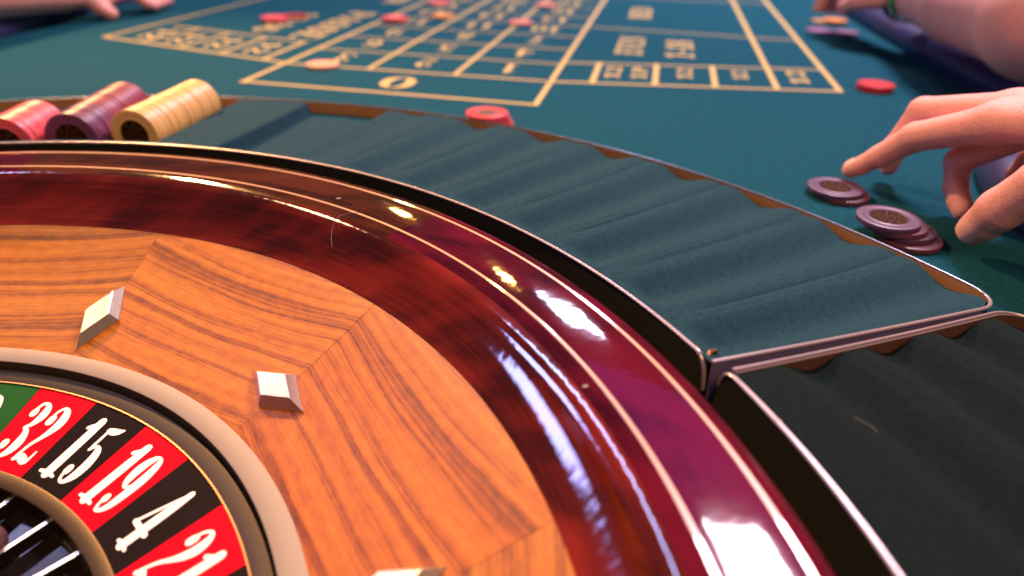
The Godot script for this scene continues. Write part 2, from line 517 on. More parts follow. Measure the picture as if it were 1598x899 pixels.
		for j in at:
			var x: int = j % nx
			var y: int = (j / nx) % ny
			var z: int = j / sz
			for d in 3:
				var step: int = [1, sy, sz][d]
				var s1: int = [sy, sz, 1][d]
				var s2: int = [sz, 1, sy][d]
				if (f[j] < 0.0) == (f[j + step] < 0.0):
					continue
				if [y, z, x][d] == 0 or [z, x, y][d] == 0:
					continue
				if not (at.has(j - s1) and at.has(j - s2) and at.has(j - s1 - s2)):
					continue
				var q := [at[j], at[j - s1], at[j - s1 - s2], at[j - s2]]
				b.quadn([P[q[0]], P[q[1]], P[q[2]], P[q[3]]], [N[q[0]], N[q[1]], N[q[2]], N[q[3]]])

# ================================================================ the scene
func _ready() -> void:
	rng.seed = 7
	set_view()
	make_materials()
	build_table()
	build_wheel()
	build_trays()
	build_chips()
	build_people()
	build_lint()

func set_view() -> void:
	var cam := Camera3D.new()
	cam.name = "camera"
	cam.transform = Transform3D(Basis(Vector3(0.97065614, 0.01827138, 0.23977658), Vector3(0.10460287, 0.86575086, -0.48942179), Vector3(-0.21652919, 0.50014159, 0.83843515)), Vector3(0.2663, 0.1973, 0.1499))
	cam.fov = 44.6
	cam.near = 0.02
	cam.far = 60.0
	var at := CameraAttributesPhysical.new()
	at.frustum_focal_length = 29.256
	at.frustum_focus_distance = 0.37
	at.frustum_near = 0.02
	at.frustum_far = 60.0
	at.exposure_aperture = 5.0
	cam.attributes = at
	add_child(cam)
	cam.current = true
	var we := WorldEnvironment.new()
	we.name = "surroundings"
	var e := Environment.new()
	e.background_mode = Environment.BG_COLOR
	e.background_color = lin(0.055, 0.042, 0.058)
	e.tonemap_mode = Environment.TONE_MAPPER_LINEAR
	e.tonemap_exposure = 0.93
	e.sdfgi_enabled = true
	e.ssao_enabled = true
	e.ssil_enabled = true
	we.environment = e
	add_child(we)
	# warm lamp over the wheel, from behind on the left
	spot("warm_spot_lamp", Vector3(-0.38, 1.20, -1.75), Vector3(0.02, 0.0, -0.36), Color(1.0, 0.74, 0.47), 6.8, 26.0, 0.03)
	# cool ceiling panels on the right, mirrored in the lacquer of the rim
	panel("ceiling_panel_near", Vector3(1.46, 1.83, -1.17), Vector2(0.50, 0.30), Color(1.0, 0.88, 0.92), 9.5)
	panel("ceiling_panel_far", Vector3(1.38, 1.83, -2.85), Vector2(0.34, 0.34), Color(0.88, 0.86, 1.0), 3.5)
	# broad warm light up on the left
	panel("ceiling_panel_warm", Vector3(-0.92, 1.45, -1.02), Vector2(0.15, 0.10), Color(1.0, 0.86, 0.64), 0.30)
	# long cool tube lamp over the table
	panel("ceiling_tube", Vector3(-1.15, 1.90, -2.0), Vector2(1.3, 0.05), Color(0.72, 0.76, 1.0), 1.3)
	# lit machine front across the room on the left
	panel("machine_screen", Vector3(-2.3, 0.62, -1.80), Vector2(0.32, 0.42), Color(0.66, 0.68, 1.0), 1.1, Vector3(0.3, 0.0, -0.1))
	# violet glow of the lit ceiling round the near panel
	panel("ceiling_violet", Vector3(1.55, 1.87, -1.55), Vector2(1.0, 1.5), Color(0.66, 0.34, 0.90), 0.32)
	# rosy fill light added behind the viewpoint to brighten hand and tray ends
	panel("fill_panel", Vector3(0.55, 1.85, 1.35), Vector2(0.9, 0.9), Color(1.0, 0.76, 0.60), 5.5)
	# small warm bulbs deep in the room
	bulb("ceiling_bulb_a", Vector3(0.66, 1.83, -4.46), Color(1.0, 0.72, 0.36), 0.9, 0.05)
	bulb("ceiling_bulb_b", Vector3(1.01, 1.83, -3.13), Color(1.0, 0.72, 0.36), 0.6, 0.04)

func spot(called: String, at: Vector3, to: Vector3, c: Color, e: float, cone: float, size: float) -> void:
	var l := SpotLight3D.new()
	l.name = called
	l.light_color = c
	l.light_energy = e
	l.spot_angle = cone
	l.spot_angle_attenuation = 0.9
	l.spot_range = 12.0
	l.spot_attenuation = 2.0
	l.light_size = size
	l.shadow_enabled = true
	add_child(l)
	l.look_at_from_position(at, to, Vector3.UP)

func panel(called: String, at: Vector3, size: Vector2, c: Color, e: float, to := Vector3.INF) -> void:
	var l := AreaLight3D.new()
	l.name = called
	l.area_size = size
	l.light_color = c
	l.light_energy = e
	l.area_range = 12.0
	l.shadow_enabled = true
	add_child(l)
	if to.is_finite():
		l.look_at_from_position(at, to, Vector3.UP)
	else:
		l.look_at_from_position(at, at + Vector3.DOWN, Vector3(0, 0, -1))

func bulb(called: String, at: Vector3, c: Color, e: float, size: float) -> void:
	var l := OmniLight3D.new()
	l.name = called
	l.light_color = c
	l.light_energy = e
	l.omni_range = 12.0
	l.omni_attenuation = 2.0
	l.light_size = size
	l.shadow_enabled = true
	add_child(l)
	l.position = at

# ---------------------------------------------------------------- table
const GRID_AT := Vector2(0.2165, -0.7711)
const GRID_TURN := 0.4487

func L(u: float, w: float, y := 0.0) -> Vector3:
	# layout units (number columns across, number rows away from the wheel) -> table
	var c := cos(GRID_TURN)
	var s := sin(GRID_TURN)
	return Vector3(GRID_AT.x + u * 0.1074 * c + w * 0.0919 * s, y, GRID_AT.y + u * 0.1074 * s - w * 0.0919 * c)

func line(b: MB, p: Vector3, q: Vector3, width: float) -> void:
	var t := (q - p).normalized()
	var s := t.cross(Vector3.UP) * width * 0.5
	b.quad(p + s - t * width * 0.5, q + s + t * width * 0.5, q - s + t * width * 0.5, p - s - t * width * 0.5, Vector3.UP)

func words(b: MB, text: String, at: Vector2, across: float, along: float, y: float, flip := false) -> void:
	# lettering that reads along the rows (w), its letters as tall as across (in columns) and the whole as long as along (in rows)
	var tm := TextMesh.new()
	var f := SystemFont.new()
	f.font_names = PackedStringArray(["Droid Serif"])
	f.font_weight = 700
	tm.font = f
	tm.text = text
	tm.font_size = 64
	tm.pixel_size = 0.01
	tm.depth = 0.0
	var arr := tm.get_mesh_arrays()
	var vs: PackedVector3Array = arr[Mesh.ARRAY_VERTEX]
	if vs.is_empty():
		return
	var lo := vs[0]
	var hi := vs[0]
	for p in vs:
		lo = lo.min(p)
		hi = hi.max(p)
	var ix: PackedInt32Array = arr[Mesh.ARRAY_INDEX] if arr[Mesh.ARRAY_INDEX] != null else PackedInt32Array(range(vs.size()))
	for k in range(0, ix.size() - 2, 3):
		var q := []
		for j in 3:
			var p := vs[ix[k + j]]
			var x := (p.x - lo.x) / maxf(hi.x - lo.x, 1e-6) - 0.5
			var z := (p.y - lo.y) / maxf(hi.y - lo.y, 1e-6) - 0.5
			if flip:
				x = -x
				z = -z
			q.append(L(at.x - z * across, at.y + x * along, y))
		b.tri(q[0], q[1], q[2], Vector3.UP, Vector3.UP, Vector3.UP)

func build_table() -> void:
	var t := thing("roulette_table", "blue-green felt roulette table with a printed yellow betting layout", "table")
	# felt with a round opening for the wheel
	var out := [Vector2(1.62, -2.2), Vector2(1.30, -1.25), Vector2(1.13, -0.80), Vector2(1.02, -0.5), Vector2(1.0, -0.36), Vector2(0.90, -0.28), Vector2(0.78, -0.20), Vector2(0.735, -0.10), Vector2(0.72, 0.2), Vector2(0.66, 0.66), Vector2(0.0, 0.8), Vector2(-0.66, 0.66), Vector2(-0.62, 0.1), Vector2(-0.40, -0.42), Vector2(-0.22, -0.98), Vector2(-0.15, -1.17), Vector2(0.22, -2.3)]
	var b := MB.new()
	var side := MB.new()
	var seg := 360
	var rim := []
	for k in seg + 1:
		var a := TAU * k / seg
		var dir := Vector2(cos(a), sin(a))
		var best := 0.7
		for i in out.size():
			var hit = Geometry2D.segment_intersects_segment(Vector2.ZERO, dir * 6.0, out[i], out[(i + 1) % out.size()])
			if hit != null:
				best = hit.length()
		rim.append(dir * best)
	for k in seg:
		var i0: Vector2 = rim[k].normalized() * 0.398
		var i1: Vector2 = rim[k + 1].normalized() * 0.398
		b.quad(Vector3(i0.x, 0, i0.y), Vector3(i1.x, 0, i1.y), Vector3(rim[k + 1].x, 0, rim[k + 1].y), Vector3(rim[k].x, 0, rim[k].y), Vector3.UP)
		b.quad(Vector3(i0.x, 0, i0.y), Vector3(i1.x, 0, i1.y), Vector3(i1.x, -0.03, i1.y), Vector3(i0.x, -0.03, i0.y), -Vector3(i0.x, 0, i0.y).normalized())
		side.quad(Vector3(rim[k].x, -0.002, rim[k].y), Vector3(rim[k + 1].x, -0.002, rim[k + 1].y), Vector3(rim[k + 1].x, -0.14, rim[k + 1].y), Vector3(rim[k].x, -0.14, rim[k].y), Vector3(rim[k].x, 0, rim[k].y).normalized())
		side.quad(Vector3(i0.x, -0.14, i0.y), Vector3(i1.x, -0.14, i1.y), Vector3(rim[k + 1].x, -0.14, rim[k + 1].y), Vector3(rim[k].x, -0.14, rim[k].y), Vector3.DOWN)
	part("felt_top", b.mesh(M.table_felt), t)
	part("apron", side.mesh(M.apron), t)
	# printed lines
	var y := 0.0004
	var p := MB.new()
	var wd := 0.0060
	for q in [[0, -1.06], [3, -1.06]]:
		line(p, L(q[0] - (0.06 if q[0] == 0 else -0.02), q[1], y), L(q[0], 12, y), wd)
	line(p, L(-0.06, -1.03, y + 0.00004), L(3.02, -1.09, y + 0.00004), wd)
	for c in [1, 2]:
		line(p, L(c - 0.05, 0, y + 0.00004), L(c + 0.02, 12, y + 0.00004), wd * 0.9)
	for r in 13:
		line(p, L(-0.04, r, y + 0.00008), L(3.0, r, y + 0.00008), wd * (0.9 if r == 0 else 0.7))
	# outside bets on the right
	line(p, L(3.0, 0.0, y + 0.00008), L(6.02, 0.50, y + 0.00008), wd)
	line(p, L(3.02, 1.12, y + 0.00008), L(6.0, 1.68, y + 0.00008), wd * 0.9)
	line(p, L(3.02, 4.02, y + 0.00008), L(5.95, 3.82, y + 0.00008), wd * 0.8)
	line(p, L(3.02, 8.0, y + 0.00008), L(5.95, 8.0, y + 0.00008), wd * 0.8)
	line(p, L(3.02, 12.0, y + 0.00008), L(5.95, 12.0, y + 0.00008), wd * 0.8)
	for q in [[3.45, 0.08, 3.44, 1.22], [4.11, 0.20, 4.10, 1.36], [4.74, 0.30, 4.74, 1.46], [5.38, 0.40, 5.29, 12.0], [6.02, 0.51, 5.88, 12.0]]:
		line(p, L(q[0], q[1], y + 0.00012), L(q[2], q[3], y + 0.00012), wd * 1.1)
	# outside bets on the left
	line(p, L(-0.04, 0.02, y + 0.00008), L(-2.97, 0.84, y + 0.00008), wd)
	line(p, L(-0.35, 1.36, y + 0.00008), L(-2.62, 1.98, y + 0.00008), wd * 0.8)
	for q in [[-0.39, 0.14, -0.39, 1.37], [-1.03, 0.30, -1.0, 1.5], [-1.68, 0.48, -1.6, 1.7], [-2.33, 0.66, -2.15, 1.85], [-2.97, 0.84, -2.5, 12.0]]:
		line(p, L(q[0], q[1], y + 0.00012), L(q[2], q[3], y + 0.00012), wd * 0.9)
	# lettering
	var y2 := y + 0.0001
	var up := Vector3.UP
	var one := func(text: String, u: float, w: float, wide: float, tall: float) -> void:
		draw_digits(p, text, Vector2(wide, tall), func(x, z, lift): return L(u - x, w - z, y2 + lift), up, 0.56, 0.8)
	one.call("0", 1.48, -0.57, 0.70, 0.52)
	for r in 12:
		for c in 3:
			one.call(str(r * 3 + 3 - c), c + 0.48, r + 0.56, 0.42, 0.50)
	words(p, "EVEN", Vector2(3.73, 2.62), 0.34, 1.40, y2)
	words(p, "1-18", Vector2(4.36, 2.55), 0.36, 1.30, y2)
	words(p, "RED", Vector2(3.73, 5.85), 0.34, 1.3, y2)
	words(p, "12", Vector2(3.63, 0.72), 0.17, 0.66, y2)
	words(p, "1P", Vector2(3.92, 0.78), 0.17, 0.66, y2)
	words(p, "12", Vector2(4.42, 0.92), 0.17, 0.60, y2)
	words(p, "12", Vector2(5.03, 1.04), 0.17, 0.50, y2)
	words(p, "12", Vector2(5.66, 1.12), 0.20, 0.74, y2)
	words(p, "PASSE", Vector2(-0.55, 2.95), 0.42, 2.6, y2, true)
	words(p, "19-36", Vector2(-1.30, 2.9), 0.36, 1.8, y2, true)
	words(p, "NOIR", Vector2(-0.52, 6.4), 0.36, 1.9, y2, true)
	for q in [[-0.70, 0.82], [-1.32, 0.98], [-1.93, 1.12], [-2.45, 1.30]]:
		words(p, "12", Vector2(q[0], q[1]), 0.26, 0.72, y2, true)
	part("betting_layout", p.mesh(M.print), t)
	# padded rails: the foot on the felt side, then the outward side
	rail(t, [Vector2(1.47, -1.75), Vector2(1.239, -1.153), Vector2(1.096, -0.806), Vector2(1.031, -0.639), Vector2(0.979, -0.50), Vector2(0.955, -0.42), Vector2(0.92, -0.36), Vector2(0.87, -0.325), Vector2(0.815, -0.308), Vector2(0.775, -0.29), Vector2(0.748, -0.262), Vector2(0.722, -0.222), Vector2(0.700, -0.171), Vector2(0.684, -0.10), Vector2(0.672, 0.0), Vector2(0.66, 0.25), Vector2(0.62, 0.6)], -1.0)
	rail(t, [Vector2(0.12, -1.90), Vector2(-0.112, -1.168), Vector2(-0.169, -0.989), Vector2(-0.34, -0.46), Vector2(-0.56, 0.15), Vector2(-0.6, 0.6)], 1.0)

func rail(t: Node3D, foot: Array, side: float) -> void:
	var c := Curve2D.new()
	for i in foot.size():
		var tan: Vector2 = (foot[mini(i + 1, foot.size() - 1)] - foot[maxi(i - 1, 0)]) / 6.0
		c.add_point(foot[i], -tan, tan)
	c.bake_interval = 0.012
	var pts := c.get_baked_points()
	# section: (outwards, up)
	var sec := [Vector2(0.0, -0.002), Vector2(-0.004, 0.008), Vector2(-0.003, 0.018), Vector2(0.004, 0.027), Vector2(0.016, 0.034), Vector2(0.034, 0.037), Vector2(0.054, 0.036), Vector2(0.070, 0.030), Vector2(0.080, 0.018), Vector2(0.083, 0.0), Vector2(0.080, -0.03)]
	var b := MB.new()
	var rows := []
	var nors := []
	for i in pts.size():
		var d := (pts[mini(i + 1, pts.size() - 1)] - pts[maxi(i - 1, 0)]).normalized()
		var o := Vector2(-d.y, d.x) * side
		var r := []
		var nn := []
		for j in sec.size():
			var s: Vector2 = sec[j]
			var g: Vector2 = (sec[mini(j + 1, sec.size() - 1)] - sec[maxi(j - 1, 0)]).normalized()
			var m := Vector2(-g.y, g.x)
			r.append(Vector3(pts[i].x + o.x * s.x, s.y, pts[i].y + o.y * s.x))
			nn.append(Vector3(o.x * m.x, m.y, o.y * m.x))
		rows.append(r)
		nors.append(nn)
	for i in pts.size() - 1:
		for j in sec.size() - 1:
			b.quadn([rows[i][j], rows[i][j + 1], rows[i + 1][j + 1], rows[i + 1][j]], [nors[i][j], nors[i][j + 1], nors[i + 1][j + 1], nors[i + 1][j]])
	part("armrest", b.mesh(M.rail_leather), t)

# ---------------------------------------------------------------- wheel
const ORDER := ["0", "32", "15", "19", "4", "21", "2", "25", "17", "34", "6", "27", "13", "36", "11", "30", "8", "23", "10", "5", "24", "16", "33", "1", "20", "14", "31", "9", "22", "18", "29", "7", "28", "12", "35", "3", "26"]
const FIRST := -73.14   # degrees at which the green pocket begins
const RAMP_IN := Vector2(0.2405, -0.0322)
const RAMP_OUT := Vector2(0.3262, 0.0026)

func ramp_y(R: float) -> float:
	var t := (R - RAMP_IN.x) / (RAMP_OUT.x - RAMP_IN.x)
	return lerpf(RAMP_IN.y, RAMP_OUT.y, t) - 0.0022 * sin(PI * clampf(t, 0.0, 1.0))

func build_wheel() -> void:
	var t := thing("roulette", "lacquered mahogany roulette wheel with orange wood bowl and numbered rotor", "roulette wheel", Vector3(0, -0.085, 0))
	# flat top and outside of the rim, in eight glued pieces
	var top := [Vector2(0.386, -0.06), Vector2(0.3915, 0.0), Vector2(0.3938, 0.020), Vector2(0.3937, 0.0262), Vector2(0.3926, 0.0285), Vector2(0.3906, 0.0297), Vector2(0.388, 0.0300), Vector2(0.372, 0.0303), Vector2(0.3565, 0.0300), Vector2(0.3535, 0.0297), Vector2(0.350, 0.0287)]
	for k in 8:
		var a0 := -35.0 + 45.0 * k
		var b := MB.new()
		lathe(b, top, a0, a0 + 45.0, 64)
		part("rim_piece", b.mesh(M["mahogany_%d" % [0, 1, 2, 0, 1, 2, 0, 1][k]]), t)
	var track := MB.new()
	lathe(track, [Vector2(0.350, 0.0287), Vector2(0.3472, 0.0272), Vector2(0.3450, 0.0250), Vector2(0.3432, 0.0222), Vector2(0.3415, 0.0192), Vector2(0.3391, 0.0157), Vector2(0.3359, 0.0119), Vector2(0.3325, 0.0084), Vector2(0.3292, 0.0054), Vector2(0.3262, 0.0029), Vector2(0.3262, 0.0005)], -180, 180, 512)
	part("ball_track", track.mesh(M.mahogany_2), t)
	for R in [0.3852, 0.3578]:
		var i := MB.new()
		lathe(i, [Vector2(R + 0.0008, 0.0299), Vector2(R + 0.0008, 0.03042), Vector2(R - 0.0008, 0.03042), Vector2(R - 0.0008, 0.0299)], -180, 180, 512)
		part("inlay_line", i.mesh(M.inlay), t)
	# twelve veneer panels, mitred at the deflectors
	for k in 12:
		var mid := -47.5 + 30.0 * k
		var b := MB.new()
		var seg := 24
		var rs := []
		for i in 9:
			rs.append(lerpf(RAMP_OUT.x - 0.0001, RAMP_IN.x, i / 8.0))
		var flat := func(R: float, d: float) -> Vector2:
			var rel := deg_to_rad(d - mid)
			var U := R * sin(rel) / 0.20
			var V := (R * cos(rel) - 0.2795) / 0.105
			return Vector2(0.5 + (U if k % 2 == 0 else -U), 0.5 + (V if k % 4 < 2 else -V))
		for j in seg:
			var d0 := lerpf(mid - 14.975, mid + 14.975, float(j) / seg)
			var d1 := lerpf(mid - 14.975, mid + 14.975, float(j + 1) / seg)
			for i in 8:
				var n := func(R: float, d: float) -> Vector3:
					var s := (ramp_y(R + 0.001) - ramp_y(R - 0.001)) / 0.002
					return pol(-s, d, 1.0).normalized()
				var A: float = rs[i]
				var B: float = rs[i + 1]
				b.quadn([pol(A, d0, ramp_y(A)), pol(A, d1, ramp_y(A)), pol(B, d1, ramp_y(B)), pol(B, d0, ramp_y(B))], [n.call(A, d0), n.call(A, d1), n.call(B, d1), n.call(B, d0)], [flat.call(A, d0), flat.call(A, d1), flat.call(B, d1), flat.call(B, d0)])
		part("veneer_panel", b.mesh(M["veneer_%d" % [0, 1, 2, 0, 2, 1, 0, 1, 2, 0, 1, 2][k]]), t)
	var bed := MB.new()
	var bedp := []
	for i in 9:
		var R := lerpf(RAMP_OUT.x, RAMP_IN.x, i / 8.0)
		bedp.append(Vector2(R, ramp_y(R) - 0.0006))
	lathe(bed, bedp, -180, 180, 240)
	part("bowl_bed", bed.mesh(M.dark_gap), t)
	# deflectors, lengthwise and crosswise in turn
	for k in 12:
		var d := -62.4 + 29.5 * k if k < 3 else -62.5 + 30.0 * k
		var lengthwise := k % 2 == 0
		var R := 0.2665 if lengthwise else 0.2665
		var c := pol(R, d, ramp_y(R) - 0.0003)
		var slope := atan((ramp_y(R + 0.005) - ramp_y(R - 0.005)) / 0.01)
		var rad := pol(cos(slope), d, sin(slope))
		var tan := pol(1.0, d + 90.0, 0.0)
		var nor := tan.cross(rad).normalized()
		if nor.y < 0.0:
			nor = -nor
		var long := rad if lengthwise else tan
		var wide := tan if lengthwise else -rad
		var skew := 0.0
		var b := MB.new()
		var ring := func(s: float, h: float) -> Array:
			return [c + long * 0.0235 * s + nor * h, c + (wide * 0.0115 + long * skew) * s + nor * h, c - long * 0.0235 * s + nor * h, c - (wide * 0.0115 + long * skew) * s + nor * h]
		var r0: Array = ring.call(1.0, 0.0)
		var r1: Array = ring.call(1.0, 0.0014)
		var r2: Array = ring.call(0.66, 0.0062)
		var r3: Array = ring.call(0.63, 0.0065)
		for lv in [[r0, r1], [r1, r2], [r2, r3]]:
			for i in 4:
				var j := (i + 1) % 4
				var g: Vector3 = (lv[0][j] - lv[0][i]).cross(lv[1][i] - lv[0][i]).normalized()
				if g.dot((lv[0][i] + lv[0][j]) * 0.5 - c) < 0.0:
					g = -g
				b.quad(lv[0][i], lv[0][j], lv[1][j], lv[1][i], g)
		b.quad(r3[0], r3[1], r3[2], r3[3], nor)
		part("deflector", b.mesh(M.chrome), t)
	# pale metal ring at the foot of the bowl
	var ring := MB.new()
	lathe(ring, [Vector2(0.2413, -0.0327), Vector2(0.2408, -0.0321), Vector2(0.2304, -0.0327), Vector2(0.2299, -0.0331)], -180, 180, 512)
	part("metal_ring", ring.mesh(M.satin_ring), t)
	var under := MB.new()
	lathe(under, [Vector2(0.3262, 0.0004), Vector2(0.3262, -0.08), Vector2(0.02, -0.08)], -180, 180, 96)
	lathe(under, [Vector2(0.02, -0.084), Vector2(0.386, -0.084), Vector2(0.386, -0.06)], -180, 180, 96, true)
	lathe(under, [Vector2(0.2299, -0.0331), Vector2(0.2299, -0.052)], -180, 180, 400)  # inner wall of the metal ring, coloured dark as the gap's shadow
	part("bowl_bottom", under.mesh(M.dark_gap), t)
	build_rotor(t)

func plate_y(R: float) -> float:
	return lerpf(-0.0510, -0.0397, (R - 0.1740) / (0.2203 - 0.1740))

func build_rotor(t: Node3D) -> void:
	var b := MB.new()
	lathe(b, [Vector2(0.2289, -0.055), Vector2(0.2289, -0.0385), Vector2(0.2283, -0.0378), Vector2(0.2210, -0.0391), Vector2(0.2206, -0.0394), Vector2(0.2206, -0.0405)], -180, 180, 512)
	var rotor := part("rotor", b.mesh(M.bronze), t)
	var step := 360.0 / 37.0
	var line_b := MB.new()
	lathe(line_b, [Vector2(0.2207, -0.0400), Vector2(0.2207, -0.0391), Vector2(0.2199, -0.0391), Vector2(0.2199, -0.0400)], -180, 180, 400)
	part("copper_line", line_b.mesh(M.copper_line), rotor)
	for k in 37:
		var a0 := FIRST + step * k
		var plate := MB.new()
		lathe(plate, [Vector2(0.2202, plate_y(0.2202)), Vector2(0.1738, plate_y(0.1738))], a0 + 0.04, a0 + step - 0.04, 10)
		var m := ArrayMesh.new()
		plate.add_to(m, M.plate_green if k == 0 else M.plate_red if k % 2 == 1 else M.plate_black)
		var ac := a0 + step * 0.5
		var out := pol(1, ac, 0)
		var tan := pol(1, ac + 90.0, 0)
		var dg := MB.new()
		draw_digits(dg, ORDER[k], Vector2(0.0205, 0.0335), func(x, y, lift):
			var q: Vector3 = out * (0.1962 + y) + tan * x
			return Vector3(q.x, plate_y(Vector2(q.x, q.z).length()) + 0.00012 + lift, q.z), Vector3(0, 1, 0), 0.60)
		dg.add_to(m, M.digit_white)
		part("number_plate", m, rotor)
		# the fret between two pockets
		var f := MB.new()
		var r0 := 0.1672
		var r1 := 0.112
		var dir := pol(1, a0, 0)
		var c := dir * (r0 + r1) / 2.0 + Vector3(0, -0.0595, 0)
		var side := pol(1, a0 + 90.0, 0)
		c.y = -0.0610
		box(f, c, dir * (r0 - r1) / 2.0, Vector3(0, 0.0035, 0), side * 0.0008)
		var fm := f.mesh(M.pocket_floor)
		f = MB.new()
		f.quad(c + dir * (r0 - r1) / 2 + side * 0.0011 + Vector3(0, 0.0038, 0), c + dir * (r0 - r1) / 2 - side * 0.0011 + Vector3(0, 0.0038, 0), c - dir * (r0 - r1) / 2 - side * 0.0011 + Vector3(0, 0.0038, 0), c - dir * (r0 - r1) / 2 + side * 0.0011 + Vector3(0, 0.0038, 0), Vector3.UP)
		f.add_to(fm, M.fret_metal)
		part("fret", fm, rotor)
	var g := MB.new()
	lathe(g, [Vector2(0.1740, -0.0520), Vector2(0.1740, -0.0506), Vector2(0.1732, -0.0504), Vector2(0.1678, -0.0522), Vector2(0.1673, -0.0526), Vector2(0.1672, -0.0532)], -180, 180, 400)
	part("gold_ring", g.mesh(M.brushed_gold), rotor)
	var fl := MB.new()
	lathe(fl, [Vector2(0.1674, -0.0532), Vector2(0.1674, -0.0650), Vector2(0.135, -0.0664), Vector2(0.112, -0.0650)], -180, 180, 296)
	part("pocket_floor", fl.mesh(M.pocket_floor), rotor)
	var cone := MB.new()
	lathe(cone, [Vector2(0.1122, -0.0655), Vector2(0.1122, -0.052), Vector2(0.109, -0.0505), Vector2(0.07, -0.040), Vector2(0.03, -0.026)], -180, 180, 128)
	part("centre_cone", cone.mesh(M.mahogany_0), rotor)
	var tur := MB.new()
	lathe(tur, [Vector2(0.031, -0.0265), Vector2(0.030, -0.018), Vector2(0.016, -0.010), Vector2(0.011, 0.012), Vector2(0.016, 0.020), Vector2(0.020, 0.030), Vector2(0.014, 0.040), Vector2(0.006, 0.046), Vector2(0.0001, 0.047)], -180, 180, 64)
	part("turret", tur.mesh(M.chrome), rotor)

# ---------------------------------------------------------------- chip trays
const SHEAR := 2.1

func tray_base(R: float) -> float:
	return lerpf(0.0300, 0.0100, clampf((R - 0.4065) / 0.1995, -0.2, 1.2))

func edge_a(R: float) -> float:
	return lerpf(-7.75, -8.85, (R - 0.4065) / 0.1995)

func bump(q: float) -> float:
	# a rounded scoop, 1 in the middle and 0 beyond its edges
	return 0.0 if absf(q) >= 1.0 else 0.25 * pow(1.0 + cos(PI * q), 1.0) + 0.5 * (1.0 - q * q) * (1.0 - absf(q) * 0.3)

func tray_a_y(R: float, a: float) -> float:
	var s := a - SHEAR * (0.606 - R) / 0.2
	var y := tray_base(R)
	var fade := smoothstep(0.4085, 0.424, R)
	var depth := 0.0
	for k in 8:
		var c := -11.75 - 6.33 * k
		depth = maxf(depth, (0.0062 if k < 7 else 0.0025) * bump((s - c) / 2.15))
		var g := (s - (c - 3.16)) / 0.20
		depth += 0.0013 * exp(-g * g) * smoothstep(0.418, 0.45, R) * (1.0 if k < 7 else 0.0)
	var trough := func(lo: float, hi: float, d: float) -> float:
		return d * smoothstep(lo - 0.25, lo + 0.25, s) * (1.0 - smoothstep(hi - 0.35, hi + 0.35, s))
	depth = maxf(depth, trough.call(-66.4, -58.6, 0.0115))
	var deep: float = maxf(trough.call(-96.0, -73.2, 0.0165), trough.call(-126.0, -99.0, 0.0165))
	return y - depth * fade - clampf(deep / 0.0165, 0.0, 1.0) * (y - 0.0024) * smoothstep(0.416, 0.422, R)

